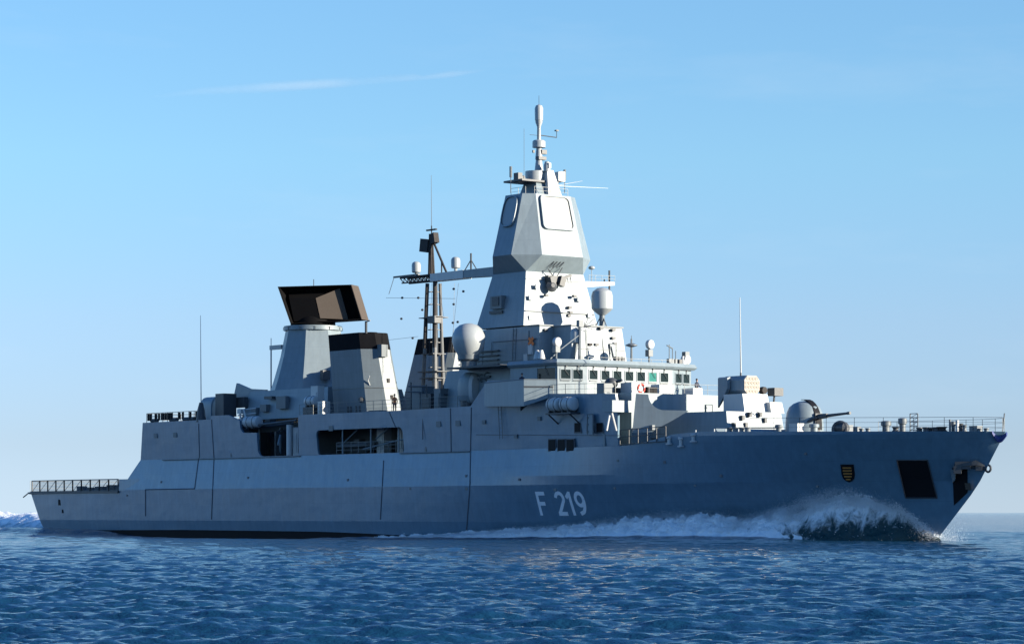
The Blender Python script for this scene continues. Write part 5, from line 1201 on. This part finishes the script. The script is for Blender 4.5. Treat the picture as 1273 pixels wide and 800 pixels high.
# dark sheet of water thrown up by the bow with a foaming crest
def sheet(sgn):
    nx, nt = 300, 64
    X_, T_ = np.meshgrid(np.linspace(113.0, 136.2, nx), np.linspace(0, 1, nt), indexing='ij')
    tz = np.interp(X_, [113,116,119,122,124,126.5,129,131,133,134.5,136.2], [.05,.3,.6,1.2,2.0,3.0,3.85,3.6,2.8,1.6,.05])*(1+.05*np.sin(X_*2.7)+.035*np.sin(X_*6.1))
    b = wl_b(X_); out = np.interp(X_, [113,120,127,132,136.2], [3.6,3.4,2.9,1.6,.15])
    s1 = np.clip(T_/.35, 0, 1); s2 = np.clip((T_-.35)/.65, 0, 1)
    Y_ = np.where(T_ < .35, b+.05+out*.30*s1, b+.05+out*(.30+.70*s2**.85)); Z_ = np.where(T_ < .35, tz*(.72+.28*np.sin(s1*math.pi/2)), tz*(1-s2)**1.25-.25*s2)
    N1 = wobble(X_, T_*5, 1.2, 24, 44, 31); N2 = wobble(X_, T_*5, 1.5, 24, 40, 32); k = np.minimum(tz, 1.2)
    V = np.stack([X_, sgn*(Y_+.10*N1*k), Z_+.07*N2*k], -1)
    m = MB(); grid_mesh(m, V); return m, V
mb = bpy.data.materials.new('bow_wave_water'); mb.use_nodes = True
n, l = mb.node_tree.nodes, mb.node_tree.links; p_ = n['Principled BSDF']
p_.inputs['Roughness'].default_value = .12; p_.inputs['IOR'].default_value = 1.33
tc = n.new('ShaderNodeNewGeometry'); nz = n.new('ShaderNodeTexNoise'); nz.inputs['Scale'].default_value = 1.25; nz.inputs['Detail'].default_value = 10; nz.inputs['Roughness'].default_value = .72; nz.inputs['Distortion'].default_value = .6
mpb = n.new('ShaderNodeMapping'); mpb.inputs['Scale'].default_value = (1.0,.8,.55); mpb.inputs['Rotation'].default_value = (0,R(35),0); l.new(tc.outputs['Position'], mpb.inputs[0]); l.new(mpb.outputs[0], nz.inputs['Vector']); sx = n.new('ShaderNodeSeparateXYZ'); l.new(tc.outputs['Position'], sx.inputs[0])
mr = n.new('ShaderNodeMapRange'); mr.inputs[1].default_value = .7; mr.inputs[2].default_value = 2.9; mr.inputs[3].default_value = -.15; mr.inputs[4].default_value = .27; l.new(sx.outputs['Z'], mr.inputs[0])
ad = n.new('ShaderNodeMath'); ad.operation = 'ADD'; l.new(nz.outputs[0], ad.inputs[0]); l.new(mr.outputs[0], ad.inputs[1])
mrx = n.new('ShaderNodeMapRange'); mrx.inputs[1].default_value = 121; mrx.inputs[2].default_value = 128.5; mrx.inputs[3].default_value = .40; mrx.inputs[4].default_value = 0; l.new(sx.outputs['X'], mrx.inputs[0])
ad2 = n.new('ShaderNodeMath'); ad2.operation = 'ADD'; l.new(ad.outputs[0], ad2.inputs[0]); l.new(mrx.outputs[0], ad2.inputs[1])
rp = n.new('ShaderNodeMapRange'); rp.inputs[1].default_value = .46; rp.inputs[2].default_value = .70; l.new(ad2.outputs[0], rp.inputs[0])
mx = n.new('ShaderNodeMix'); mx.data_type = 'RGBA'; mx.inputs['A'].default_value = (.009,.045,.052,1); mx.inputs['B'].default_value = (.78,.82,.84,1)
l.new(rp.outputs[0], mx.inputs['Factor']); l.new(mx.outputs['Result'], p_.inputs['Base Color'])
bpn = n.new('ShaderNodeBump'); bpn.inputs['Strength'].default_value = .9; bpn.inputs['Distance'].default_value = .3; l.new(nz.outputs[0], bpn.inputs['Height']); l.new(bpn.outputs[0], p_.inputs['Normal'])
for sg in (-1, 1):
    m, Vs = sheet(sg); o = m.build('bow_wave', mb, recalc=False, angle=180); tag(o, 'dark curling wave thrown up beside the bow' if sg < 0 else 'wave thrown up on the far side of the bow', 'wave')
    if sg < 0: VS = Vs
# foaming crest and spray over the wave
cr = VS[:, 12:30].reshape(-1, 3); idx = rng.integers(0, len(cr), 42000)
C = cr[idx]+rng.normal(0, 1, (42000, 3))*np.array([.18,.18,.12]); C = C[C[:, 2] > .4]; S = .012+.034*rng.random(len(C))**2
C3 = C[::3].copy(); C3[:, 1] *= -1
lp = VS[:, 30:].reshape(-1, 3); idx = rng.integers(0, len(lp), 9000); L = lp[idx]+rng.normal(0, 1, (9000, 3))*np.array([.12,.12,.10]); keep = rng.random(9000) < np.clip((127.0-L[:, 0])/8, .06, 1); L = L[keep]
scatter('crest_foam', np.vstack([C, C3, L]), np.concatenate([S, S[::3], .012+.03*rng.random(len(L))**2]), ICO, 'foam', 'white foaming crest on top of the bow wave')
nd = 150000
i0 = rng.integers(0, len(cr), nd); D = cr[i0]+np.stack([-np.abs(rng.normal(0, .9, nd)), rng.normal(-.1, .45, nd), rng.normal(.10, .22, nd)+np.abs(rng.normal(0, .26, nd))], -1)
xa = 70+60*rng.random(40000); ta = np.interp(xa, EX, EZ); D2 = np.stack([xa, -(wl_b(xa)+.5+1.2*rng.random(40000)), ta-.1+np.abs(rng.normal(0, .20, 40000))*np.clip(ta, .2, 1.5)], -1)
xb = 132.5+3.6*rng.random(3000); D3 = np.stack([xb+.9*np.abs(rng.normal(0,1,3000)), (rng.random(3000)-.1)*2.6+.2, .05+np.abs(rng.normal(0, .55, 3000))], -1)
DD = np.vstack([D, D2, D3]); DD = DD[DD[:, 2] > 0]
scatter('spray', DD, .006+.012*rng.random(len(DD))**2, TET, 'foam', 'fine white spray drifting off the bow wave')
# wake heaped up behind the stern
def wake_h(x, y):
    ridge = np.exp(-((y-4.5)/7.0)**4)*np.interp(x, [-75,-45,-16,-6,-1,3.5], [1.4,2.1,2.4,2.2,1.5,.2])
    low_ = np.exp(-((y-1)/9.0)**4)*np.interp(x, [-75,-20,-5,0,3.5], [.3,.7,.9,.6,.0])
    return np.maximum(ridge, low_)
nx, ny = 240, 90; X_, Y_ = np.meshgrid(np.linspace(3.5, -75, nx), np.linspace(-9, 16, ny), indexing='ij')
A_ = wake_h(X_, Y_); N_ = np.zeros_like(X_); r4 = np.random.default_rng(9)
for k in range(40):
    f_ = 0.6*1.13**k*.5; t_ = r4.random()*6.283; N_ += .30/(1+f_)*np.sin(f_*(X_*math.cos(t_)+Y_*math.sin(t_))*2.2+r4.random()*6.283)
N_ /= N_.std(); Zw = A_*(1+.06*N_)-.25
V = np.stack([X_, Y_, Zw], -1).reshape(-1, 3).tolist(); F = [(i*ny+j, (i+1)*ny+j, (i+1)*ny+j+1, i*ny+j+1) for i in range(nx-1) for j in range(ny-1)]
wf = bpy.data.materials.new('wake_water'); wf.use_nodes = True; n, l = wf.node_tree.nodes, wf.node_tree.links; p_ = n['Principled BSDF']; p_.inputs['Roughness'].default_value = .35
tc = n.new('ShaderNodeNewGeometry'); nz = n.new('ShaderNodeTexNoise'); nz.inputs['Scale'].default_value = .9; nz.inputs['Detail'].default_value = 8; nz.inputs['Roughness'].default_value = .7; l.new(tc.outputs['Position'], nz.inputs['Vector'])
sx = n.new('ShaderNodeSeparateXYZ'); l.new(tc.outputs['Position'], sx.inputs[0]); mr = n.new('ShaderNodeMapRange'); mr.inputs[1].default_value = .5; mr.inputs[2].default_value = 1.9; mr.inputs[3].default_value = -.18; mr.inputs[4].default_value = .25; l.new(sx.outputs['Z'], mr.inputs[0])
ad = n.new('ShaderNodeMath'); ad.operation = 'ADD'; l.new(nz.outputs[0], ad.inputs[0]); l.new(mr.outputs[0], ad.inputs[1]); rp = n.new('ShaderNodeMapRange'); rp.inputs[1].default_value = .30; rp.inputs[2].default_value = .58; l.new(ad.outputs[0], rp.inputs[0])
mx = n.new('ShaderNodeMix'); mx.data_type = 'RGBA'; mx.inputs['A'].default_value = (.16,.27,.29,1); mx.inputs['B'].default_value = (.80,.84,.85,1); l.new(rp.outputs[0], mx.inputs['Factor']); l.new(mx.outputs['Result'], p_.inputs['Base Color'])
m = MB(); m.add(V, F); o = m.build('wake_foam', wf, recalc=False, angle=180); tag(o, 'heaped foaming wake churned up behind the stern', 'wake', kind='stuff')
n_ = 22000; x = 2-60*rng.random(n_)**1.3; y = rng.normal(5, 4.2, n_); a = wake_h(x, y)
scatter('wake_froth', np.stack([x, y, a*(.92+.16*rng.random(n_)**2)-.24], -1), .015+.04*rng.random(n_)**2, ICO, 'foam', 'white froth on the wake behind the stern')

# ------------------------------------------------------------------ vapour trail high in the sky
def sky_at(u, v, dist): q = _ray(u); return Vector(CAM)+q*dist+Vector((0,0,(V0-v)/FOC*dist))
mc = bpy.data.materials.new('vapour'); mc.use_nodes = True; n, l = mc.node_tree.nodes, mc.node_tree.links; n.clear()
ou_ = n.new('ShaderNodeOutputMaterial'); df = n.new('ShaderNodeBsdfDiffuse'); df.inputs[0].default_value = (.85,.85,.85,1); tr_ = n.new('ShaderNodeBsdfTransparent'); mxs = n.new('ShaderNodeMixShader')
lw_ = n.new('ShaderNodeLayerWeight'); lw_.inputs[0].default_value = .5; inv = n.new('ShaderNodeMath'); inv.operation = 'SUBTRACT'; inv.inputs[0].default_value = 1.0; l.new(lw_.outputs['Facing'], inv.inputs[1])
tc = n.new('ShaderNodeTexCoord'); mp = n.new('ShaderNodeMapping'); mp.inputs['Scale'].default_value = (.002,.002,.006); l.new(tc.outputs['Object'], mp.inputs[0]); nz = n.new('ShaderNodeTexNoise'); nz.inputs['Scale'].default_value = 1.0; nz.inputs['Detail'].default_value = 6; l.new(mp.outputs[0], nz.inputs['Vector'])
r1 = n.new('ShaderNodeMapRange'); r1.inputs[1].default_value = .35; r1.inputs[2].default_value = .75; r1.inputs[3].default_value = .0; r1.inputs[4].default_value = .14; l.new(nz.outputs[0], r1.inputs[0])
pw = n.new('ShaderNodeMath'); pw.operation = 'POWER'; pw.inputs[1].default_value = 2.2; l.new(inv.outputs[0], pw.inputs[0]); mu = n.new('ShaderNodeMath'); mu.operation = 'MULTIPLY'; l.new(pw.outputs[0], mu.inputs[0]); l.new(r1.outputs[0], mu.inputs[1])
sg_ = n.new('ShaderNodeSeparateXYZ'); l.new(tc.outputs['Generated'], sg_.inputs[0]); fd = n.new('ShaderNodeValToRGB'); l.new(sg_.outputs['X'], fd.inputs[0])
fe = fd.color_ramp.elements; fe[0].position = 0.0; fe[0].color = (0,0,0,1); fe[1].position = 1.0; fe[1].color = (0,0,0,1)
for p_, v_ in ((.22,.45),(.45,1.0),(.72,1.0),(.9,.6)): e_ = fe.new(p_); e_.color = (v_,v_,v_,1)
mu2 = n.new('ShaderNodeMath'); mu2.operation = 'MULTIPLY'; l.new(mu.outputs[0], mu2.inputs[0]); l.new(fd.outputs[0], mu2.inputs[1]); l.new(mu2.outputs[0], mxs.inputs[0]); l.new(tr_.outputs[0], mxs.inputs[1]); l.new(df.outputs[0], mxs.inputs[2]); l.new(mxs.outputs[0], ou_.inputs[0])
def trail(pts, rad, label):
    m = MB(); rings = []
    for k, ((u, v), r) in enumerate(zip(pts, rad)):
        c = sky_at(u, v, 12000)
        rings.append([c+back*(r*math.cos(2*math.pi*i/20))+Vector((0,0,r*math.sin(2*math.pi*i/20))) for i in range(20)])
    m.loft(rings); c0 = sum((Vector(r[0]) for r in rings), Vector())/len(rings)
    m.v = [tuple(Vector(p)-c0) for p in m.v]; o = m.build('vapour_trail', mc); o.location = c0; tag(o, label, 'vapour trail'); return o
k_ = 12000/FOC
trail([(178,122),(250,114),(330,109),(420,103),(515,96.5),(526,97),(560,92.5),(606,87)], [2*k_,6*k_,8*k_,7.5*k_,5.5*k_,3.5*k_,5.5*k_,1.5*k_], 'thin white vapour trail across the blue sky on the left')
